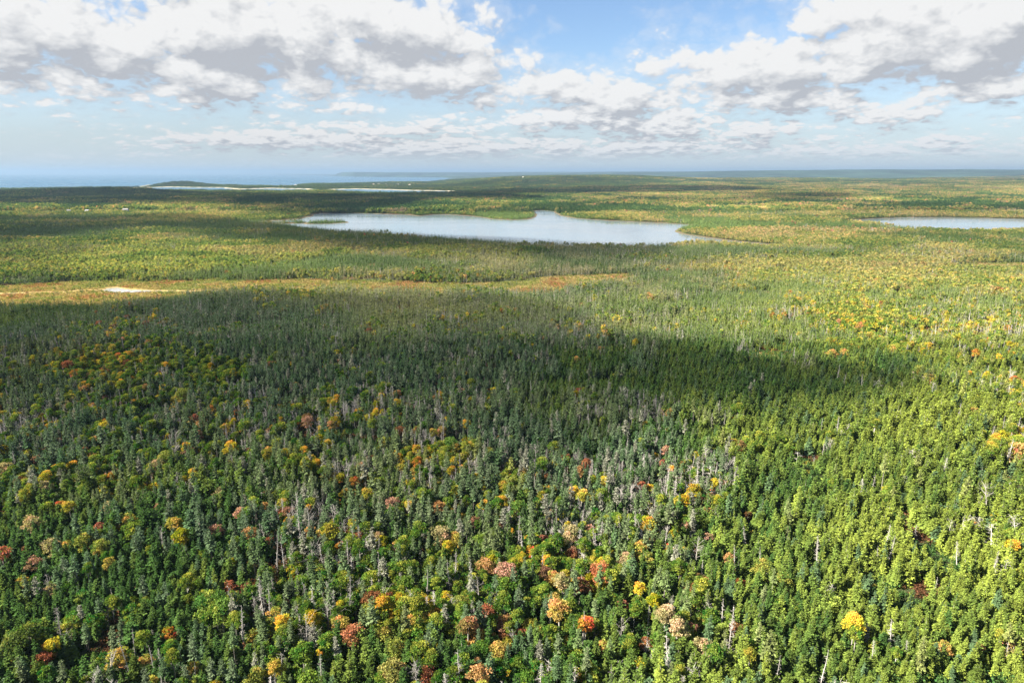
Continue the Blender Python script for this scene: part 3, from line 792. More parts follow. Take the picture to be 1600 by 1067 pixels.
# ------------------------------------------------------------------ colours
def tint_for(kind, yel, bright, rg, n, x, y):
    """albedo of each tree from its kind; yel: share of autumn yellow, bright: share of fresh yellow-green, also painting sunlit patches brighter"""
    u = rg.random(n); v = rg.random(n)[:, None]
    cl = fbm(x, y, 35, 2, 61)
    if kind == 0:
        a = np.array([.044, .092, .024]); b = np.array([.175, .218, .040]); c = np.array([.075, .125, .060])
        w = np.clip(bright + (cl - .5) * .9 + rg.normal(0, .2, n), 0, 1)[:, None]
        col = a * (1 - w) + b * w
        col = np.where((u < .07)[:, None], c, col)
    elif kind == 1:
        a = np.array([.056, .110, .050]); b = np.array([.098, .134, .084]); c = np.array([.21, .23, .065])
        w = v
        col = a * (1 - w) + b * w
        wb = np.clip(bright * 1.1 + (cl - .5) * .6, 0, 1)[:, None]
        col = col * (1 - wb) + c * wb
        col = np.where((u < .09)[:, None], np.array([.185, .19, .155]), col)
    elif kind == 2:
        gr = np.array([.065, .135, .022]); gy = np.array([.175, .215, .035]); ye = np.array([.40, .31, .035]); tan = np.array([.27, .19, .075]); orr = np.array([.36, .17, .035])
        w = np.clip(bright * .6 + v[:, 0] * .6, 0, 1)[:, None]
        col = gr * (1 - w) + gy * w
        t = np.clip(yel + (cl - .5) * .5, 0, 1)
        m1 = u < t * .62
        col = np.where(m1[:, None], gy * .45 + ye * .55 + (v - .5) * .04, col)
        m2 = u < t * .30
        col = np.where(m2[:, None], ye, col)
        m3 = u < t * .07
        col = np.where(m3[:, None], np.where(v < .5, tan, orr), col)
    elif kind == 3:
        a = np.array([.26, .080, .055]); b = np.array([.34, .18, .09]); c = np.array([.26, .12, .095]); d = np.array([.19, .075, .04])
        col = np.where((u < .35)[:, None], a, np.where((u < .6)[:, None], b, np.where((u < .82)[:, None], c, d)))
    else:
        col = np.ones((n, 3)) * .3
    return np.clip(col * rg.uniform(.78, 1.22, n)[:, None], .004, .9)

def on_land(x, y, margin=2.0):
    lk, bk, se = water_fields(x, y)
    return (lk < -margin) & (bk < -1.5) & (se < -margin * np.clip(y / 1200, 1, 30))

def grid(y0, y1, s, jit=.42, slope=.80, pad=30):
    rows = np.arange(y0, y1, s * .93)
    xs = []; ys = []
    for i, yy in enumerate(rows):
        hw = slope * yy + pad
        x = np.arange(-hw, hw, s) + (i % 2) * s / 2
        xs.append(x); ys.append(np.full(len(x), yy))
    x = np.concatenate(xs); y = np.concatenate(ys)
    return x + rng.normal(0, s * jit * .6, len(x)), y + rng.normal(0, s * jit * .6, len(x))

def stand_noise(x, y, m):
    # stands of one kind or another, a few dozen to a few hundred metres across
    a = fbm(x, y, 150, 3, 101); b = fbm(x, y, 60, 3, 102); c = fbm(x, y, 330, 3, 103)
    far = sstep(y, 350, 900)[:, None]
    w = np.stack([np.exp((a - .46) * 13), np.exp((b - .5) * 5), np.exp((.5 - a) * 8), np.exp((.5 - b) * 3), np.exp((b - .5) * 6)], 1)
    m = m.copy()
    m[:, :5] *= w * far + (np.sqrt(w)) * (1 - far)
    m[:, 6] = np.clip(m[:, 6] + (c - .5) * 1.2, 0, 1.1)
    m[:, 5] = np.clip(m[:, 5] + (b - .5) * 1.0, 0, 1)
    return m

def gather(x, y, k, t, m, q):
    # neighbouring trees of one age and kind share a colour
    a = fbm(x, y, 70, 3, 111)[:, None]; b = fbm(x, y, 130, 3, 112)[:, None]
    gold, olive, green, rust = np.array([.275, .245, .105]), np.array([.19, .20, .070]), np.array([.088, .125, .042]), np.array([.25, .20, .12])
    w = sstep(m[:, 5:6] * .7 + (a - .5) * 1.5, .22, .62)
    c = olive * (1 - w) + gold * w
    w = sstep(b, .62, .72) * (m[:, 5:6] > .35)
    c = c * (1 - w * .7) + rust * w * .7
    w = sstep(b, .47, .36)
    c = c * (1 - w) + green * w
    w = (1 - sstep(m[:, 5:6], .12, .4))
    c = c * (1 - w) + green * w
    kk = k[:, None]
    c = c * (.72 + .60 * np.clip(m[:, 6:7], 0, 1))  # paints sunlit patches: bright stands get a lighter albedo
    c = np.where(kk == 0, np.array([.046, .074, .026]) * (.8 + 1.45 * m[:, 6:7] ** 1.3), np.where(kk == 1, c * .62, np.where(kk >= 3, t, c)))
    return t * (1 - q) + c * q

# near and middle distance: single trees
NY, MY, FY, PY = 430, 1200, 1900, 3300
batches = []
for (a, b, s_) in ((96, NY, 2.05), (NY, 760, 2.45), (760, MY, 3.3), (MY, FY, 4.5)):
    x, y = grid(a, b, s_)
    batches.append((x, y))
X = np.concatenate([b[0] for b in batches]); Y = np.concatenate([b[1] for b in batches])
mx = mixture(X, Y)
mx[:, 4] *= 3.0
mx[:, 2] *= np.where(Y < 260, .95, .78)
mx[:, 3] *= .8
mx = stand_noise(X, Y, mx)
bogd = np.maximum(np.maximum(sdf(X, Y, bog) + (fbm(X, Y, 34, 4, 71) - .5) * 50, sdf(X, Y, bog2)), sdf(X, Y, clear1) + (fbm(X, Y, 12, 2, 72) - .5) * 8)
gap = fbm(X, Y, 14, 2, 73)
keep = on_land(X, Y) & ((bogd < 0) | (rng.random(len(X)) < .03)) & (gap > .25) & ((mx[:, 0] > .6) | (rng.random(len(X)) > .12))
X, Y, mx, bogd = X[keep], Y[keep], mx[keep], bogd[keep]
cdf = np.cumsum(mx[:, :5], 1); cdf /= cdf[:, -1:]
u = np.clip(.62 * rng.random(len(X)) + .38 * sstep(fbm(X, Y, 16, 2, 74), .25, .75), 0, .9999)
K = (u[:, None] > cdf).sum(1)
SC = (rng.normal(1, .22, len(X)) * (.80 + .40 * fbm(X, Y, 22, 2, 76))).clip(.42, 1.5)
SC = SC * np.where(K == 0, .72 + .5 * fbm(X, Y, 45, 2, 75), 1)
SC = np.where((K == 0) & (mx[:, 1] + mx[:, 4] < .2), SC * .98, SC)
SC = np.where(bogd > -5, SC * .62, SC)
SC = SC * np.where(K == 2, .74, np.where(K == 3, .76, 1.0)) * .82
TI = np.zeros((len(X), 3))
for k in range(5):
    m_ = K == k
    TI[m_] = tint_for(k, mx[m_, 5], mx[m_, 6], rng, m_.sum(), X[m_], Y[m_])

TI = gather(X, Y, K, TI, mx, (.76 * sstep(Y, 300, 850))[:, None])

# trees one can pick out in the photo: pixel of the crown, kind, albedo, size, variant
RED, ORR, PNK, RUS, CRI = (.36, .080, .055), (.42, .19, .08), (.38, .17, .14), (.22, .075, .04), (.30, .06, .065)
YEL, YOR, YGR, BGR, TAN, GRN = (.38, .31, .035), (.40, .27, .05), (.22, .25, .03), (.12, .22, .03), (.33, .27, .13), (.055, .11, .02)
HAND = [(612, 785, 3, PNK, 1.25, 0), (650, 778, 3, RED, .8, 1), (685, 790, 3, ORR, 1.1, 2), (565, 790, 3, RUS, .8, 3), (757, 880, 3, ORR, 1.15, 0), (790, 890, 3, PNK, 1.35, 2), (853, 842, 3, CRI, 1.0, 1),
        (872, 868, 3, CRI, .7, 3), (892, 865, 3, RED, .9, 1), (937, 890, 3, (.42, .10, .05), 1.35, 0), (905, 912, 3, RUS, 1.2, 2), (975, 945, 3, CRI, .85, 3), (922, 824, 3, PNK, 1.0, 1), (548, 990, 3, (.42, .12, .07), 1.35, 0),
        (598, 987, 3, ORR, 1.0, 1), (358, 912, 3, RED, .9, 1), (382, 916, 3, CRI, .8, 3), (55, 877, 3, PNK, 1.1, 0), (4, 863, 3, RED, 1.3, 2), (155, 822, 3, CRI, 1.1, 1), (305, 820, 3, CRI, .9, 1), (335, 828, 3, PNK, 1.2, 0),
        (390, 830, 3, ORR, 1.1, 0), (378, 800, 3, PNK, 1.1, 2), (168, 877, 3, YOR, 1.0, 1), (103, 568, 3, RED, 1.5, 0), (120, 585, 3, ORR, 1.1, 1), (478, 657, 3, PNK, 1.4, 0), (515, 648, 3, CRI, 1.0, 1), (303, 652, 3, RED, 1.1, 2), (310, 662, 3, ORR, 1.0, 0),
        (40, 856, 3, RUS, .8, 3), (1070, 820, 3, PNK, 1.0, 1), (1108, 838, 3, PNK, 1.0, 3), (1141, 870, 3, ORR, .9, 1), (1152, 980, 3, RUS, 1.0, 3), (1156, 909, 3, (.30, .05, .02), .9, 3), (1168, 802, 3, RUS, .7, 3), (1520, 817, 2, (.44, .22, .03), .9, 3),
        (1590, 702, 2, (.46, .27, .08), 1.6, 0), (1522, 640, 2, YOR, 1.2, 3), (1300, 549, 2, YOR, 1.3, 1), (1475, 1008, 2, YOR, .8, 3), (1530, 1010, 3, ORR, .75, 3), (150, 568, 3, RED, .8, 1), (145, 632, 2, YOR, 1., 1), (183, 502, 2, YEL, 1.2, 1),
        (170, 524, 2, YOR, 1.3, 0), (190, 532, 2, ORR, 1.2, 1), (130, 605, 3, ORR, 1.0, 2), (285, 612, 2, YGR, 1.5, 0), (275, 622, 2, YEL, 1.1, 1), (435, 692, 2, YGR, 1.3, 0), (420, 705, 2, YEL, 1.3, 1), (258, 712, 2, YGR, 1.4, 0), (245, 725, 2, TAN, 1.3, 1),
        (220, 693, 2, BGR, 1.2, 1), (155, 735, 2, YOR, 1.0, 3), (165, 745, 3, ORR, 1.0, 1), (180, 737, 3, PNK, .9, 0), (308, 677, 3, PNK, 1.1, 1), (100, 630, 2, TAN, 1.2, 0), (380, 665, 2, YOR, 1.0, 3), (350, 667, 2, YEL, 1.0, 1), (475, 627, 3, ORR, .9, 3),
        (510, 648, 2, BGR, 1.2, 1), (380, 660, 2, BGR, 1.2, 0), (205, 640, 2, BGR, 1.2, 4), (700, 690, 2, BGR, 1.3, 0), (740, 700, 2, BGR, 1.3, 1), (760, 640, 2, YGR, 1.3, 0), (805, 612, 2, BGR, 1.2, 0), (765, 705, 2, YGR, 1.2, 1), (690, 705, 2, YGR, 1.1, 2),
        (650, 735, 2, YOR, 1.0, 1), (720, 715, 2, YGR, 1.2, 1), (600, 690, 2, YGR, 1.3, 0), (625, 672, 3, RUS, 1.2, 0), (650, 672, 3, RUS, 1.1, 1), (915, 722, 3, RED, 1.1, 1), (905, 735, 3, ORR, 1.2, 0), (885, 715, 3, RUS, 1.1, 2), (1040, 700, 3, PNK, 1.0, 1),
        (1035, 722, 3, CRI, 1.0, 1), (845, 762, 2, ORR, .8, 3), (855, 745, 3, RUS, .9, 1), (900, 560, 2, YOR, 1.2, 1), (785, 528, 2, YOR, .9, 3), (1345, 505, 2, (.44, .24, .06), 1.3, 1), (1332, 492, 2, YEL, 1.3, 1), (1322, 478, 2, YEL, 1.2, 3), (1320, 460, 2, YGR, 1.3, 0),
        (1360, 520, 2, YEL, 1.4, 0), (1380, 528, 2, YGR, 1.4, 1), (1310, 500, 2, ORR, 1.1, 1), (1440, 575, 2, YGR, 1.4, 0), (1455, 590, 2, YEL, 1.4, 1), (1395, 540, 2, YEL, 1.2, 0), (1290, 550, 2, YGR, 1.2, 3), (1320, 548, 2, YOR, 1.3, 1), (1590, 590, 2, YOR, 1.3, 3),
        (820, 772, 2, BGR, 1.35, 1), (838, 785, 2, BGR, 1.2, 3), (808, 790, 2, BGR, 1.3, 0), (800, 755, 2, YGR, 1.2, 0), (875, 950, 2, YOR, 1.15, 4), (862, 935, 2, YOR, .9, 0), (580, 948, 2, YGR, 1.1, 0), (600, 990, 2, YGR, 1.25, 1), (620, 1010, 2, YGR, 1.2, 0),
        (640, 970, 2, YEL, 1.05, 1), (655, 1005, 2, YGR, 1.1, 3), (622, 1045, 2, (.24, .22, .05), 1.3, 0), (745, 990, 2, YOR, .95, 1), (762, 990, 2, YEL, .9, 3), (780, 1010, 2, YOR, 1.0, 0), (770, 1022, 2, YEL, .9, 3), (897, 1050, 2, YEL, 1.0, 3), (888, 1022, 2, YEL, .8, 3),
        (946, 1010, 2, YOR, .95, 3), (930, 975, 2, (.13, .2, .02), 1.1, 1), (842, 985, 2, YGR, .9, 1), (717, 940, 2, YGR, .95, 0), (1040, 960, 2, TAN, 1.15, 4), (1058, 975, 2, TAN, 1.1, 4), (1100, 1008, 2, TAN, 1.1, 1), (1090, 965, 2, YGR, 1.0, 3), (1030, 955, 2, YGR, .9, 1),
        (1000, 855, 2, YEL, 1.05, 1), (1010, 868, 2, YGR, 1.05, 3), (980, 870, 2, TAN, 1.0, 1), (890, 830, 2, TAN, 1.2, 0), (880, 905, 2, TAN, 1.15, 2), (865, 900, 2, YOR, 1.0, 1), (690, 832, 2, TAN, 1.25, 0), (712, 838, 2, YEL, 1.15, 1), (675, 830, 2, TAN, 1.0, 3), (590, 838, 2, TAN, 1.0, 1),
        (620, 850, 2, YOR, .9, 3), (510, 832, 2, YOR, 1.15, 0), (525, 828, 2, ORR, .8, 3), (485, 828, 3, ORR, 1.0, 2), (500, 888, 2, YGR, 1.0, 3), (330, 935, 2, BGR, 1.5, 1), (345, 950, 2, BGR, 1.4, 0), (320, 950, 2, (.08, .14, .02), 1.4, 3), (362, 930, 2, YGR, 1.0, 3), (45, 880, 2, YOR, .8, 3),
        (48, 815, 2, TAN, 1.2, 1), (80, 850, 2, TAN, 1.1, 0), (100, 855, 2, YEL, 1.0, 1), (200, 812, 2, YEL, 1.2, 1), (215, 820, 2, YGR, 1.1, 3), (130, 842, 2, YGR, 1.2, 1), (160, 850, 2, YGR, 1.1, 0), (37, 905, 2, YEL, .9, 3), (80, 918, 2, TAN, .8, 3), (130, 928, 2, BGR, 1.0, 3),
        (45, 985, 2, (.08, .14, .02), 1.5, 1), (20, 1000, 2, (.09, .13, .025), 1.4, 0), (115, 975, 2, YGR, 1.1, 3), (182, 1022, 2, YEL, 1.1, 1), (228, 1030, 2, YOR, .9, 3), (300, 1040, 2, YEL, .8, 3), (392, 880, 2, YEL, .7, 3), (240, 860, 2, YEL, .6, 3), (256, 855, 2, YEL, .6, 3),
        (530, 972, 2, (.42, .3, .05), 1.1, 1), (430, 955, 2, YEL, .9, 3), (395, 988, 2, YEL, .8, 3), (400, 1055, 2, YGR, 1.2, 1), (1225, 905, 2, YGR, 1.1, 3), (1190, 880, 2, YGR, 1.0, 1), (1110, 780, 2, (.13, .16, .04), 1.2, 1), (340, 770, 2, TAN, 1.2, 0), (300, 790, 2, YGR, 1.2, 1), (170, 790, 2, TAN, 1.2, 1),
        (410, 790, 3, ORR, 1.0, 1), (300, 745, 2, YGR, 1.2, 0), (250, 790, 3, PNK, 1.0, 0), (70, 760, 2, TAN, 1.1, 2), (40, 745, 2, YGR, 1.1, 0), (5, 730, 2, TAN, 1.2, 0),
        (652, 1045, 4, 0, 1.5, 3), (597, 930, 4, 0, 1.15, 1), (640, 925, 4, 0, 1.05, 4), (666, 905, 4, 0, 1.15, 5), (702, 885, 4, 0, 1.25, 2), (770, 930, 4, 0, 1.0, 4), (972, 975, 4, 0, .9, 1), (912, 970, 4, 0, 1.15, 5), (477, 975, 4, 0, 1.25, 1), (478, 990, 4, 0, 1.0, 4), (88, 962, 4, 0, 1.2, 0), (1096, 1050, 4, 0, 1.2, 4),
        (1287, 1030, 4, 0, 1.1, 5), (1216, 1035, 4, 0, .9, 5), (1168, 830, 4, 0, .9, 2), (1302, 918, 4, 0, 1.0, 3), (1280, 848, 4, 0, 1.0, 2), (1245, 712, 4, 0, 1.3, 3), (430, 850, 4, 0, 1.2, 5), (75, 905, 4, 0, 1.0, 1), (250, 830, 4, 0, .9, 2), (620, 860, 4, 0, 1.0, 1), (590, 848, 4, 0, 1.0, 0), (1040, 835, 4, 0, 1.1, 4), (1090, 850, 4, 0, 1.2, 1),
        (1190, 866, 4, 0, .9, 5), (1096, 885, 4, 0, .9, 5), (1150, 862, 4, 0, .9, 5), (810, 820, 4, 0, 1.2, 2), (818, 840, 4, 0, 1.0, 2), (1393, 845, 4, 0, 1.0, 2), (1387, 830, 4, 0, 1.0, 2), (1372, 860, 4, 0, .8, 5), (1430, 825, 4, 0, .8, 2), (500, 1035, 4, 0, 1.0, 5), (440, 1025, 4, 0, 1.0, 3), (375, 960, 4, 0, 1.2, 5), (395, 940, 4, 0, .8, 1),
        (702, 1055, 4, 0, 1.1, 0), (845, 1048, 4, 0, 1.1, 0), (720, 1035, 4, 0, 1.2, 2), (790, 780, 4, 0, 1.1, 1), (830, 620, 4, 0, 1.2, 3), (1555, 870, 4, 0, 1.0, 2), (1500, 855, 4, 0, .9, 0), (1570, 880, 4, 0, 1.0, 3), (1460, 910, 4, 0, .9, 5), (1500, 640, 4, 0, 1.1, 2), (1375, 600, 4, 0, 1.3, 3), (1320, 590, 4, 0, 1.1, 0), (1310, 575, 4, 0, 1.1, 2)]
hx, hy, hk, ht, hs, hv = [], [], [], [], [], []
for (px, py, k, colr, s_, v) in HAND:
    s_ = s_ * (.74 if k in (2, 3) else .9)
    Hh = NEAR[k][v][4] * s_
    gp = ground(px, py, Hh * .78)
    hx.append(gp[0]); hy.append(gp[1]); hk.append(k); ht.append(tuple(.80 * q + .20 * sum(colr) / 3 * w for q, w in zip(colr, (1.1, 1.0, .8))) if k != 4 else (.3, .3, .3)); hs.append(s_); hv.append(v)
hx, hy = np.array(hx), np.array(hy)
keep = np.ones(len(X), bool)
for i in range(len(hx)):
    r_ = 1.9 if hk[i] != 4 else 1.3
    dx, dy = X - hx[i], Y - hy[i]
    keep &= ~((dx ** 2 + dy ** 2 < r_ ** 2) | ((np.abs(dx) < 1.2) & (dy > -3.2) & (dy < 0) & (K != 3)))
X, Y, K, SC, TI = X[keep], Y[keep], K[keep], SC[keep], TI[keep]
VAR = rng.integers(0, 1260, len(X)) % np.array([9, 5, 5, 4, 6])[K]
nh = len(hx)
HANDF = np.concatenate([np.zeros(len(X), bool), np.ones(nh, bool)])
X = np.concatenate([X, hx]); Y = np.concatenate([Y, hy]); K = np.concatenate([K, hk]).astype(int); SC = np.concatenate([SC, hs]); TI = np.concatenate([TI, np.array(ht)]); VAR = np.concatenate([VAR, hv]).astype(int)
Z = terrain(X, Y) - .1
ROT = np.stack([rng.normal(0, .035, len(X)), rng.normal(0, .035, len(X)), rng.random(len(X)) * 6.283], 1)
WID = rng.uniform(.86, 1.16, len(X)) * np.array([.80, .78, 1.05, 1.05, 1.0])[K]

# ------------------------------------------------------------------ masses of trees: points that carry instances
def hidden_collection(name, meshes):
    c = bpy.data.collections.new(name)
    for i, me in enumerate(meshes):
        o = bpy.data.objects.new("%s_%02d" % (name, i), me)
        c.objects.link(o)
    return c
def instancer(name, meshes, x, y, z, rot, scl, vid, tint, **props):
    col = hidden_collection(name + '_kinds', meshes)
    n = len(x)
    me = bpy.data.meshes.new(name)
    me.vertices.add(n); me.vertices.foreach_set('co', np.stack([x, y, z], 1).astype(np.float32).ravel())
    def at(k, typ, key, arr):
        a = me.attributes.new(k, typ, 'POINT'); a.data.foreach_set(key, arr.ravel())
    at('rot', 'FLOAT_VECTOR', 'vector', rot.astype(np.float32))
    at('scl', 'FLOAT_VECTOR', 'vector', scl.astype(np.float32))
    at('vid', 'INT', 'value', vid.astype(np.int32))
    at('tint', 'FLOAT_COLOR', 'color', np.concatenate([tint, np.ones((n, 1))], 1).astype(np.float32))
    me.update()
    o = link(name, me, kind='stuff', **props)
    g = bpy.data.node_groups.new(name + '_spread', 'GeometryNodeTree')
    g.interface.new_socket("Geometry", in_out='INPUT', socket_type='NodeSocketGeometry')
    g.interface.new_socket("Geometry", in_out='OUTPUT', socket_type='NodeSocketGeometry')
    N, L = g.nodes, g.links
    gi = N.new('NodeGroupInput'); go = N.new('NodeGroupOutput')
    m2p = N.new('GeometryNodeMeshToPoints'); L.new(gi.outputs[0], m2p.inputs[0])
    ci = N.new('GeometryNodeCollectionInfo'); ci.inputs[0].default_value = col
    ci.inputs['Separate Children'].default_value = True; ci.inputs['Reset Children'].default_value = True
    iop = N.new('GeometryNodeInstanceOnPoints')
    L.new(m2p.outputs[0], iop.inputs['Points']); L.new(ci.outputs[0], iop.inputs['Instance'])
    iop.inputs['Pick Instance'].default_value = True
    def na(k, t):
        q = N.new('GeometryNodeInputNamedAttribute'); q.data_type = t; q.inputs[0].default_value = k
        return q.outputs[0]
    L.new(na('vid', 'INT'), iop.inputs['Instance Index'])
    e2r = N.new('FunctionNodeEulerToRotation'); L.new(na('rot', 'FLOAT_VECTOR'), e2r.inputs[0])
    L.new(e2r.outputs[0], iop.inputs['Rotation'])
    L.new(na('scl', 'FLOAT_VECTOR'), iop.inputs['Scale'])
    L.new(iop.outputs[0], go.inputs[0])
    md = o.modifiers.new('spread', 'NODES'); md.node_group = g
    return o

KN = ('fir', 'spruce', 'broadleaf', 'maple', 'dead')
near_parts, near_joint, mid_joint, lo_joint = {}, {}, {}, {}
for k in range(5):
    near_parts[k] = []; near_joint[k] = []
    for i, (c, t, cm, tm, H) in enumerate(NEAR[k]):
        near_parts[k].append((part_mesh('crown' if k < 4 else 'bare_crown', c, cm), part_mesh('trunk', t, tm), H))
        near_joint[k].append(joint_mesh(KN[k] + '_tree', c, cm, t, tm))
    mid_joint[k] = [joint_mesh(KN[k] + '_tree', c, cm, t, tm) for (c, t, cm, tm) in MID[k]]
    lk_ = {0: 0, 1: 1, 2: 2, 3: 2}.get(k)
    lo_joint[k] = [part_mesh(KN[k] + '_tree', c, needle_m if k < 2 else leaf_m) for c, t in LO[lk_]] if lk_ is not None else mid_joint[4][:3]

# which trees stand near enough to be picked out one by one
HT = np.array([[n[4] for n in NEAR[k]] + [0] * (9 - len(NEAR[k])) for k in range(5)])[K, VAR] * SC
tpx, tpy = project(X, Y, Z + HT * .9)
vis = (tpx > 12) & (tpx < 1588) & (tpy < 1052)
score = HT / np.hypot(Y, CAM_H) + HANDF * 10
IND = np.zeros(len(X), bool)
for k, cap in enumerate((300, 300, 300, 230, 300)):
    idx = np.where(vis & (K == k) & (X ** 2 + Y ** 2 < (520 ** 2 if k != 3 else 700 ** 2)) | (HANDF & (K == k)))[0]
    idx = idx[np.argsort(-score[idx])][:cap]
    IND[idx] = True

# words for the labels, all read off the tree itself and where it stands in the picture
def colour_word(k, c, i):
    r, g_, b = c
    if k == 0:
        return 'yellow-green' if r > .085 else ('blue-green' if b > .045 else ('dark green' if g_ < .105 else 'green'))
    if k == 1:
        return 'pale grey' if b > .125 else ('olive' if g_ - b > .085 else ('grey-green' if r > .078 else 'dull green'))
    if k == 2:
        return 'dark green' if r < .075 else ('green' if r < .115 else ('yellow-green' if r < .22 else ('tan' if b > .05 else ('orange' if g_ < r * .6 else 'yellow'))))
    if k == 3:
        return 'orange' if g_ > r * .44 and b < r * .3 else ('pink-red' if b > r * .3 else ('rusty' if r < .25 else ('crimson' if g_ < r * .21 else 'red')))
    return ('grey', 'silvery', 'grey', 'wide-branched grey', 'silvery', 'thin grey')[VAR[i]]
COLS = [(180, 'at the left edge'), (400, 'left of the picture'), (640, 'left of centre'), (800, 'centre-left'), (960, 'centre-right'), (1200, 'right of centre'), (1420, 'right of the picture'), (9999, 'at the right edge')]
ROWS = [(600, 'far back'), (760, 'in the middle distance'), (880, 'in the nearer forest'), (960, 'in the foreground'), (1010, 'low in front'), (9999, 'along the bottom edge')]
KW = ('fir', 'spruce', 'broadleaf tree', 'maple', 'snag')
ORD = ['leftmost', 'second from left', 'third from left', 'fourth from left', 'fifth from left', 'sixth from left', 'seventh from left', 'eighth from left', 'ninth from left', 'tenth from left']
sel = np.where(IND)[0]
bins = {}
for i in sel:
    k = K[i]
    cw = colour_word(k, TI[i], i)
    H = HT[i]
    med = (5.2, 8.2, 5.8, 5.2, 7.9)[k]
    sw = 'tall' if H > med * 1.13 else ('small' if H < med * .85 else 'medium')
    cc = next(w for q, w in COLS if tpx[i] < q); rw = next(w for q, w in ROWS if tpy[i] < q)
    bins.setdefault((sw, cw, KW[k], rw, cc), []).append(i)
LABEL = {}
for (sw, cw, kw, rw, cc), L_ in bins.items():
    L_.sort(key=lambda i: tpx[i])
    for q, i in enumerate(L_):
        base = f"{sw} {cw} {kw} {rw}, {cc}"
        if len(L_) == 1: LABEL[i] = base
        elif q == len(L_) - 1: LABEL[i] = base + ', rightmost of them'
        elif q < len(ORD): LABEL[i] = base + ', ' + ORD[q]
        else: LABEL[i] = base + ', %dth from left' % (q + 1)
GRP = ('green firs in the near forest', 'thin spruces in the near forest', 'green and yellow broadleaf trees in the near forest', 'red and orange maples among the conifers', 'bare grey snags standing in the forest')
CAT = ('fir tree', 'spruce tree', 'broadleaf tree', 'maple tree', 'dead tree')
NAME = ('fir_tree', 'spruce_tree', 'broadleaf_tree', 'maple_tree', 'dead_tree')
for i in sel:
    k = K[i]; cm, tm, H = near_parts[k][VAR[i]]
    r_ = bpy.data.objects.new(NAME[k], None); COL.objects.link(r_)
    r_.empty_display_size = .5
    r_.location = (X[i], Y[i], Z[i]); r_.rotation_euler = ROT[i]
    r_.scale = (SC[i] * WID[i], SC[i] * WID[i], SC[i])
    r_['label'] = LABEL[i]; r_['category'] = CAT[k]; r_['group'] = GRP[k]
    a = bpy.data.objects.new('crown' if k < 4 else 'bare_crown', cm); a.parent = r_; COL.objects.link(a); a['tint'] = [float(q) for q in TI[i]] + [1.0]
    b = bpy.data.objects.new('trunk', tm); b.parent = r_; COL.objects.link(b)

# everything behind them
yb = np.hypot(X, Y)
STUFF = (('fir_forest', 'dense green fir forest filling the land behind the nearest trees', 'forest'),
         ('spruce_forest', 'thin grey-green spruce forest in the middle of the view', 'forest'),
         ('broadleaf_woods', 'green and yellow broadleaf trees scattered through the far woods', 'woods'),
         ('maple_woods', 'scattered red and orange maples in the far woods', 'woods'),
         ('dead_wood', 'scattered bare grey snags further back in the forest', 'dead trees'))
for k in range(5):
    m_ = (K == k) & ~IND
    if not m_.any(): continue
    x, y, z = X[m_], Y[m_], Z[m_]
    nn, nm = len(near_joint[k]), len(mid_joint[k])
    vid = np.where(y < NY * .95, VAR[m_] % nn, np.where(y < 1000, nn + rng.integers(0, nm, len(x)), nn + nm + rng.integers(0, 3, len(x))))
    scl = np.stack([SC[m_] * WID[m_]] * 2 + [SC[m_]], 1)
    grow = np.where(y > MY, 1.12, 1.0)[:, None]
    scl = scl * np.concatenate([grow * np.where(y > MY, 1.15, 1)[:, None]] * 2 + [grow], 1)
    instancer(STUFF[k][0], near_joint[k] + mid_joint[k] + lo_joint[k], x, y, z, ROT[m_], scl, vid, TI[m_], label=STUFF[k][1], category=STUFF[k][2])

# undergrowth between the near trees
def bush(rg, r, h, n, size):
    G = Geo()
    v = rg.normal(0, 1, (n, 3)); v /= np.linalg.norm(v, axis=1)[:, None]; v[:, 2] = abs(v[:, 2])
    p = v * np.array([r, r, h]) * (.5 + .6 * rg.random((n, 1)))
    ln = size * (.6 + .8 * rg.random(n))
    G.quads(cards(p, v * .5 + rg.normal(0, .6, (n, 3)), v * .6 + rg.normal(0, .5, (n, 3)), ln, ln * .8), rg.random(n), rg.normal(0, .15, n))
    return G
bushes = [part_mesh('bush', bush(g, 1.2, 1.6, 90, .42), leaf_m), part_mesh('bush', bush(g, 1.5, 1.1, 90, .45), leaf_m), part_mesh('bush', bush(g, .8, 2.2, 80, .38), leaf_m)]
x, y = grid(94, 470, 2.3)
m_ = on_land(x, y) & (sdf(x, y, bog) < 0)
x, y = x[m_], y[m_]
cl = fbm(x, y, 18, 3, 81); v = rng.random(len(x))
tb = np.where((cl > .66)[:, None], np.array([.105, .055, .03]), np.array([.030, .062, .018]) * (1 + v[:, None] * .8))
tb = np.where((v < .06)[:, None], np.array([.16, .15, .03]), tb)
sb = rng.uniform(.5, 1.3, len(x))
instancer('undergrowth', bushes, x, y, terrain(x, y), np.stack([x * 0, x * 0, rng.random(len(x)) * 6.28], 1), np.stack([sb] * 3, 1), rng.integers(0, 3, len(x)), tb,
          label='low green and rusty undergrowth between the trees', category='undergrowth')

# sedge and low shrubs of the bog
sedge = []
for q in range(3):
    G = Geo(); n = 40
    p = np.concatenate([g.normal(0, .9, (n, 2)), np.zeros((n, 1))], 1)
    a = g.random(n) * 6.28
    G.quads(cards(p, np.stack([np.cos(a) * .5, np.sin(a) * .5, np.ones(n)], 1), np.stack([np.cos(a), np.sin(a), np.zeros(n)], 1), g.uniform(.4, .9, n), g.uniform(.25, .5, n)), g.random(n), g.normal(0, .1, n))
    sedge.append(part_mesh('sedge', G, leaf_m))
xs, ys = [], []
for (a, b, P) in ((470, 760, bog), (690, 830, bog2), (330, 400, clear1)):
    x, y = grid(a, b, 2.6)
    m_ = (sdf(x, y, P) > -8) & on_land(x, y, .5)
    xs.append(x[m_]); ys.append(y[m_])
x = np.concatenate(xs); y = np.concatenate(ys)
cl = fbm(x, y, 30, 3, 82)[:, None]; v = rng.random(len(x))[:, None]
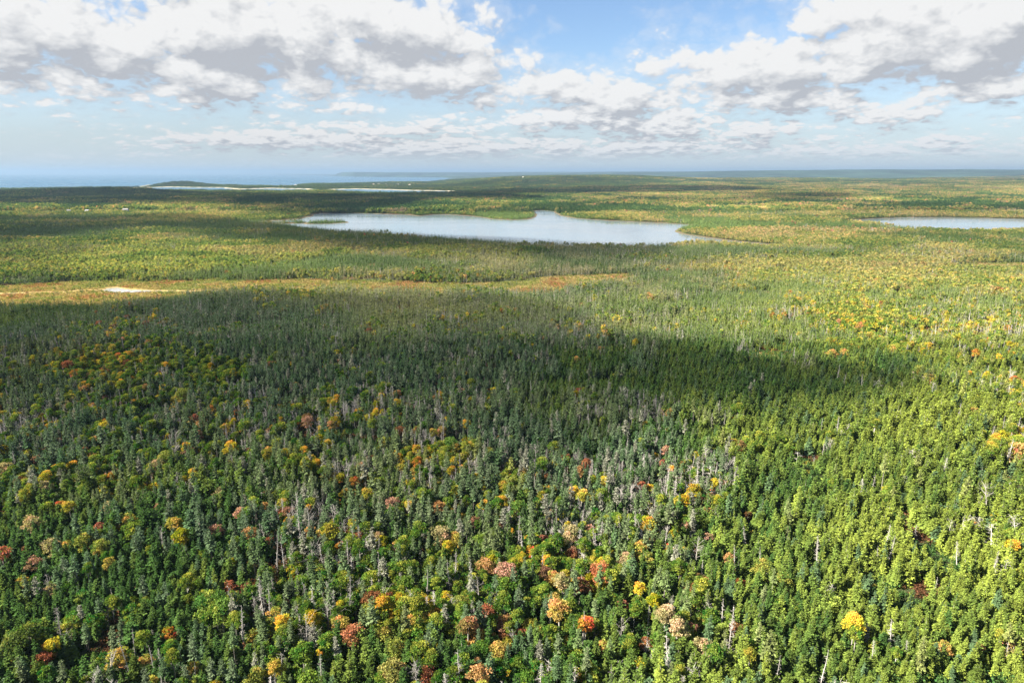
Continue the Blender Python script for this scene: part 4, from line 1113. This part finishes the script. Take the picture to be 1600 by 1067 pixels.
tb = np.where(cl > .63, np.array([.21, .12, .06]), np.where(cl < .42, np.array([.15, .16, .06]), np.array([.22, .175, .08]))) * (.75 + .5 * v)
sb = rng.uniform(.7, 1.4, len(x))
vid = np.where(rng.random(len(x)) < .08, 3, rng.integers(0, 3, len(x)))
tb = np.where((vid == 3)[:, None], np.array([.12, .14, .03]), tb)
instancer('bog_sedge', sedge + [bushes[0]], x, y, terrain(x, y), np.stack([x * 0, x * 0, rng.random(len(x)) * 6.28], 1), np.stack([sb] * 3, 1), vid, tb,
          label='orange and yellow sedge covering the open bog', category='bog plants')

# distant woods in stands of many crowns
def stands(name, lib, y0, y1, s, seed, label):
    x, y = grid(y0, y1, s, jit=.5, slope=.80, pad=20)
    m_ = on_land(x, y, s * .42)
    x, y = x[m_], y[m_]
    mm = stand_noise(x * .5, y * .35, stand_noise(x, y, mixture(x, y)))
    w = np.stack([mm[:, 0], mm[:, 1] + mm[:, 4], mm[:, 2] + mm[:, 3]], 1); w /= w.sum(1)[:, None]
    u = np.clip(.5 * rng.random(len(x)) + .5 * sstep(fbm(x, y, s * 7, 3, seed), .25, .75), 0, .9999)
    k = (u[:, None] > np.cumsum(w, 1)).sum(1).clip(0, 2)
    t = np.zeros((len(x), 3))
    for q in range(3):
        m2 = k == q
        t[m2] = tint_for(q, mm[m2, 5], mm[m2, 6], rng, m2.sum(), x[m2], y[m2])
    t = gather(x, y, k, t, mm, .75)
    big = fbm(x, y, s * 25, 3, seed + 3)[:, None]
    t = t * (.55 + .9 * big)
    sc = rng.uniform(.85, 1.25, len(x))
    rot = np.stack([x * 0, x * 0, rng.integers(0, 4, len(x)) * math.pi / 2 + rng.normal(0, .1, len(x))], 1)
    meshes = [part_mesh('stand', P_, needle_m if q < 2 else leaf_m) for q in range(3) for P_ in lib[q]]
    instancer(name, meshes, x, y, terrain(x, y) - .3, rot, np.stack([sc * 1.08, sc * 1.08, sc * rng.uniform(.85, 1.2, len(x))], 1), k * 3 + rng.integers(0, 3, len(x)), t, label=label, category='forest')
    print(name, len(x))
stands('lakeside_forest', PATCH, FY, PY, 13.0, 91, 'mixed woods round and beyond the far shore of the lake')
stands('distant_forest', BIG, PY, 10500, 40.0, 95, 'unbroken forest running to the horizon')
print('trees', len(X), 'single', IND.sum(), [int((IND & (K == k)).sum()) for k in range(5)])

# ------------------------------------------------------------------ islet plants and houses
def box(G, x0, x1, y0, y1, z0, z1):
    c = np.array([[x0, y0, z0], [x1, y0, z0], [x1, y1, z0], [x0, y1, z0], [x0, y0, z1], [x1, y0, z1], [x1, y1, z1], [x0, y1, z1]], float)
    Q = [c[[0, 1, 5, 4]], c[[1, 2, 6, 5]], c[[2, 3, 7, 6]], c[[3, 0, 4, 7]], c[[4, 5, 6, 7]], c[[3, 2, 1, 0]]]
    G.quads(np.array(Q), .5)
def plain(name, col, rough=.7, spec=.3):
    m, T, o = mat_new(name)
    tc = T.node('ShaderNodeTexCoord')
    n = T.noise(tc.outputs['Object'], 1.5, 3, .6)
    bs = T.node('ShaderNodeBsdfPrincipled')
    T._in(bs.inputs['Base Color'], T.mix(n, (*[q * .85 for q in col], 1), (*[min(1, q * 1.12) for q in col], 1)))
    bs.inputs['Roughness'].default_value = rough; bs.inputs['Specular IOR Level'].default_value = spec
    T.l.new(bs.outputs[0], o.inputs[0])
    return m
white_m = plain('white_siding', (.78, .78, .76)); blue_m = plain('blue_siding', (.20, .27, .40)); grey_m = plain('grey_shingle', (.16, .16, .17)); pane_m = plain('window_glass', (.03, .04, .05), .1, .6); cream_m = plain('cream_siding', (.62, .56, .42)); brown_m = plain('brown_shingle', (.17, .12, .09))
def house_meshes(w, d, h, wall, roof):
    G = Geo(); box(G, -w / 2, w / 2, -d / 2, d / 2, -1.5, h)
    rz = h + d * .36
    G.quads(np.array([[[-w / 2, -d / 2, h], [-w / 2, 0, rz], [-w / 2, 0, rz], [-w / 2, d / 2, h]], [[w / 2, -d / 2, h], [w / 2, d / 2, h], [w / 2, 0, rz], [w / 2, 0, rz]]]), .5)
    wm = part_mesh('walls', G, wall)
    G = Geo(); e = .5
    for sg in (-1, 1):
        a = np.array([[-w / 2 - e, sg * (d / 2 + e), h - e * .72], [w / 2 + e, sg * (d / 2 + e), h - e * .72], [w / 2 + e, 0, rz + .02], [-w / 2 - e, 0, rz + .02]])
        b = a + [0, 0, .22]
        G.quads(np.array([b, a[::-1], np.array([a[0], a[1], b[1], b[0]]), np.array([a[1], a[2], b[2], b[1]]), np.array([a[3], a[0], b[0], b[3]])]), .5)
    rm = part_mesh('roof', G, roof)
    G = Geo(); box(G, w * .22, w * .22 + .8, -.4, .4, h + .5, rz + 1.1); cm = part_mesh('chimney', G, grey_m)
    win = []
    for sx in np.arange(-w / 2 + 1.6, w / 2 - 1.2, 2.8):
        for z in ((1.2,) if h < 4 else (1.0, 3.6)):
            G = Geo(); box(G, sx - .55, sx + .55, -d / 2 - .06, -d / 2 - .01, z, z + 1.25); win.append(part_mesh('window', G, pane_m))
    G = Geo(); box(G, .2, 1.2, -d / 2 - .12, -d / 2 - .065, 0, 2.0); dm = part_mesh('door', G, white_m)
    return wm, rm, cm, win, dm
hm = [house_meshes(13, 8, 5.6, blue_m, grey_m), house_meshes(12, 8, 3.2, white_m, grey_m), house_meshes(10, 8, 5.4, white_m, brown_m), house_meshes(16, 9, 3.2, cream_m, grey_m)]
def place_house(px, py, kind, rot, label, group, sc=1.0, zt=None, lift=0):
    z = 0.0
    for _ in range(5):
        p = ground(px, py, z); z = float(terrain(np.array([p[0]]), np.array([p[1]]))[0])
    r_ = bpy.data.objects.new('house', None); COL.objects.link(r_); r_.location = (p[0], p[1], z + lift); r_.rotation_euler = (0, 0, rot); r_.scale = (sc,) * 3
    r_['label'] = label; r_['category'] = 'house'; r_['group'] = group
    wm, rm, cm, win, dm = hm[kind]
    rf = None
    for nm, me in (('walls', wm), ('roof', rm), ('door', dm)):
        o = bpy.data.objects.new(nm, me); o.parent = r_; COL.objects.link(o)
        if nm == 'roof': rf = o
    o = bpy.data.objects.new('chimney', cm); o.parent = rf; COL.objects.link(o)
    for w_ in win:
        o = bpy.data.objects.new('window', w_); o.parent = r_; COL.objects.link(o)
    return p
HOUSES = []
HOUSES.append(place_house(197, 333.5, 0, .15, 'blue two-storey house above the trees on the left', 'houses in the woods on the left', .95, lift=4.5))
HOUSES.append(place_house(137, 333.5, 1, -.1, 'low white house among trees left of the blue house', 'houses in the woods on the left', .8, lift=4.6))
HOUSES.append(place_house(108, 333, 1, .4, 'low white house furthest left in the wooded rise', 'houses in the woods on the left', .7, lift=4.6))
for q, (px, py) in enumerate([(1180, 271.5), (1258, 270.5), (1392, 270), (1418, 268.8), (1436, 268.5), (1452, 268.2), (1466, 268.6), (1500, 270.5)]):
    HOUSES.append(place_house(px, py, (2, 3)[q % 2], rng.normal(0, .4), ('leftmost', 'second from the left', 'third from the left', 'fourth from the left', 'fifth from the left', 'third from the right', 'second from the right', 'rightmost')[q] + ' of the pale specks of buildings on the blue ridge', 'buildings on the far ridge', 3.0))
SHORE = [(446, 291.5, 'leftmost house on the wooded point by the sea'), (462, 291, 'second house from the left on the wooded point'), (584, 290, 'pale house on the open shore, left of the cluster'), (592, 289, 'pale house in the shore cluster, second from left'),
         (604, 289.5, 'pale house in the middle of the shore cluster'), (622, 290, 'pale house in the shore cluster, second from right'), (640, 290.5, 'rightmost pale house of the shore cluster'),
         (755, 286, 'pale house left on the dark hill'), (768, 285.5, 'pale house in the middle of the dark hill'), (781, 285, 'pale house right of the middle on the dark hill'), (818, 287.3, 'lone white house right on the dark hill')]
for q, (px, py, lb) in enumerate(SHORE):
    HOUSES.append(place_house(px, py, (1, 3, 2, 3)[q % 4], rng.normal(0, .5), lb, 'houses by the sea', 1.5, lift=5))

# ------------------------------------------------------------------ the air: haze round the whole scene
def haze():
    x0, x1, y0, y1, z0, z1 = -132000, 132000, -132000, 132000, SEA_Z - 14, 330
    c = np.array([[x0, y0, z0], [x1, y0, z0], [x1, y1, z0], [x0, y1, z0], [x0, y0, z1], [x1, y0, z1], [x1, y1, z1], [x0, y1, z1]], float)
    Fq = np.array([[0, 3, 2, 1], [4, 5, 6, 7], [0, 1, 5, 4], [1, 2, 6, 5], [2, 3, 7, 6], [3, 0, 4, 7]])
    m, T, o = mat_new('haze')
    v = T.node('ShaderNodeVolumePrincipled')
    v.inputs['Color'].default_value = (.21, .315, .47, 1); v.inputs['Density'].default_value = HAZE_D; v.inputs['Anisotropy'].default_value = .2
    T.l.new(v.outputs[0], o.inputs['Volume'])
    me = mesh_np('haze', c, Fq, [m])
    link('haze', me, kind='stuff', label='thin blue haze in the air over the land', category='haze')
HAZE_D = 4.5e-5
haze()
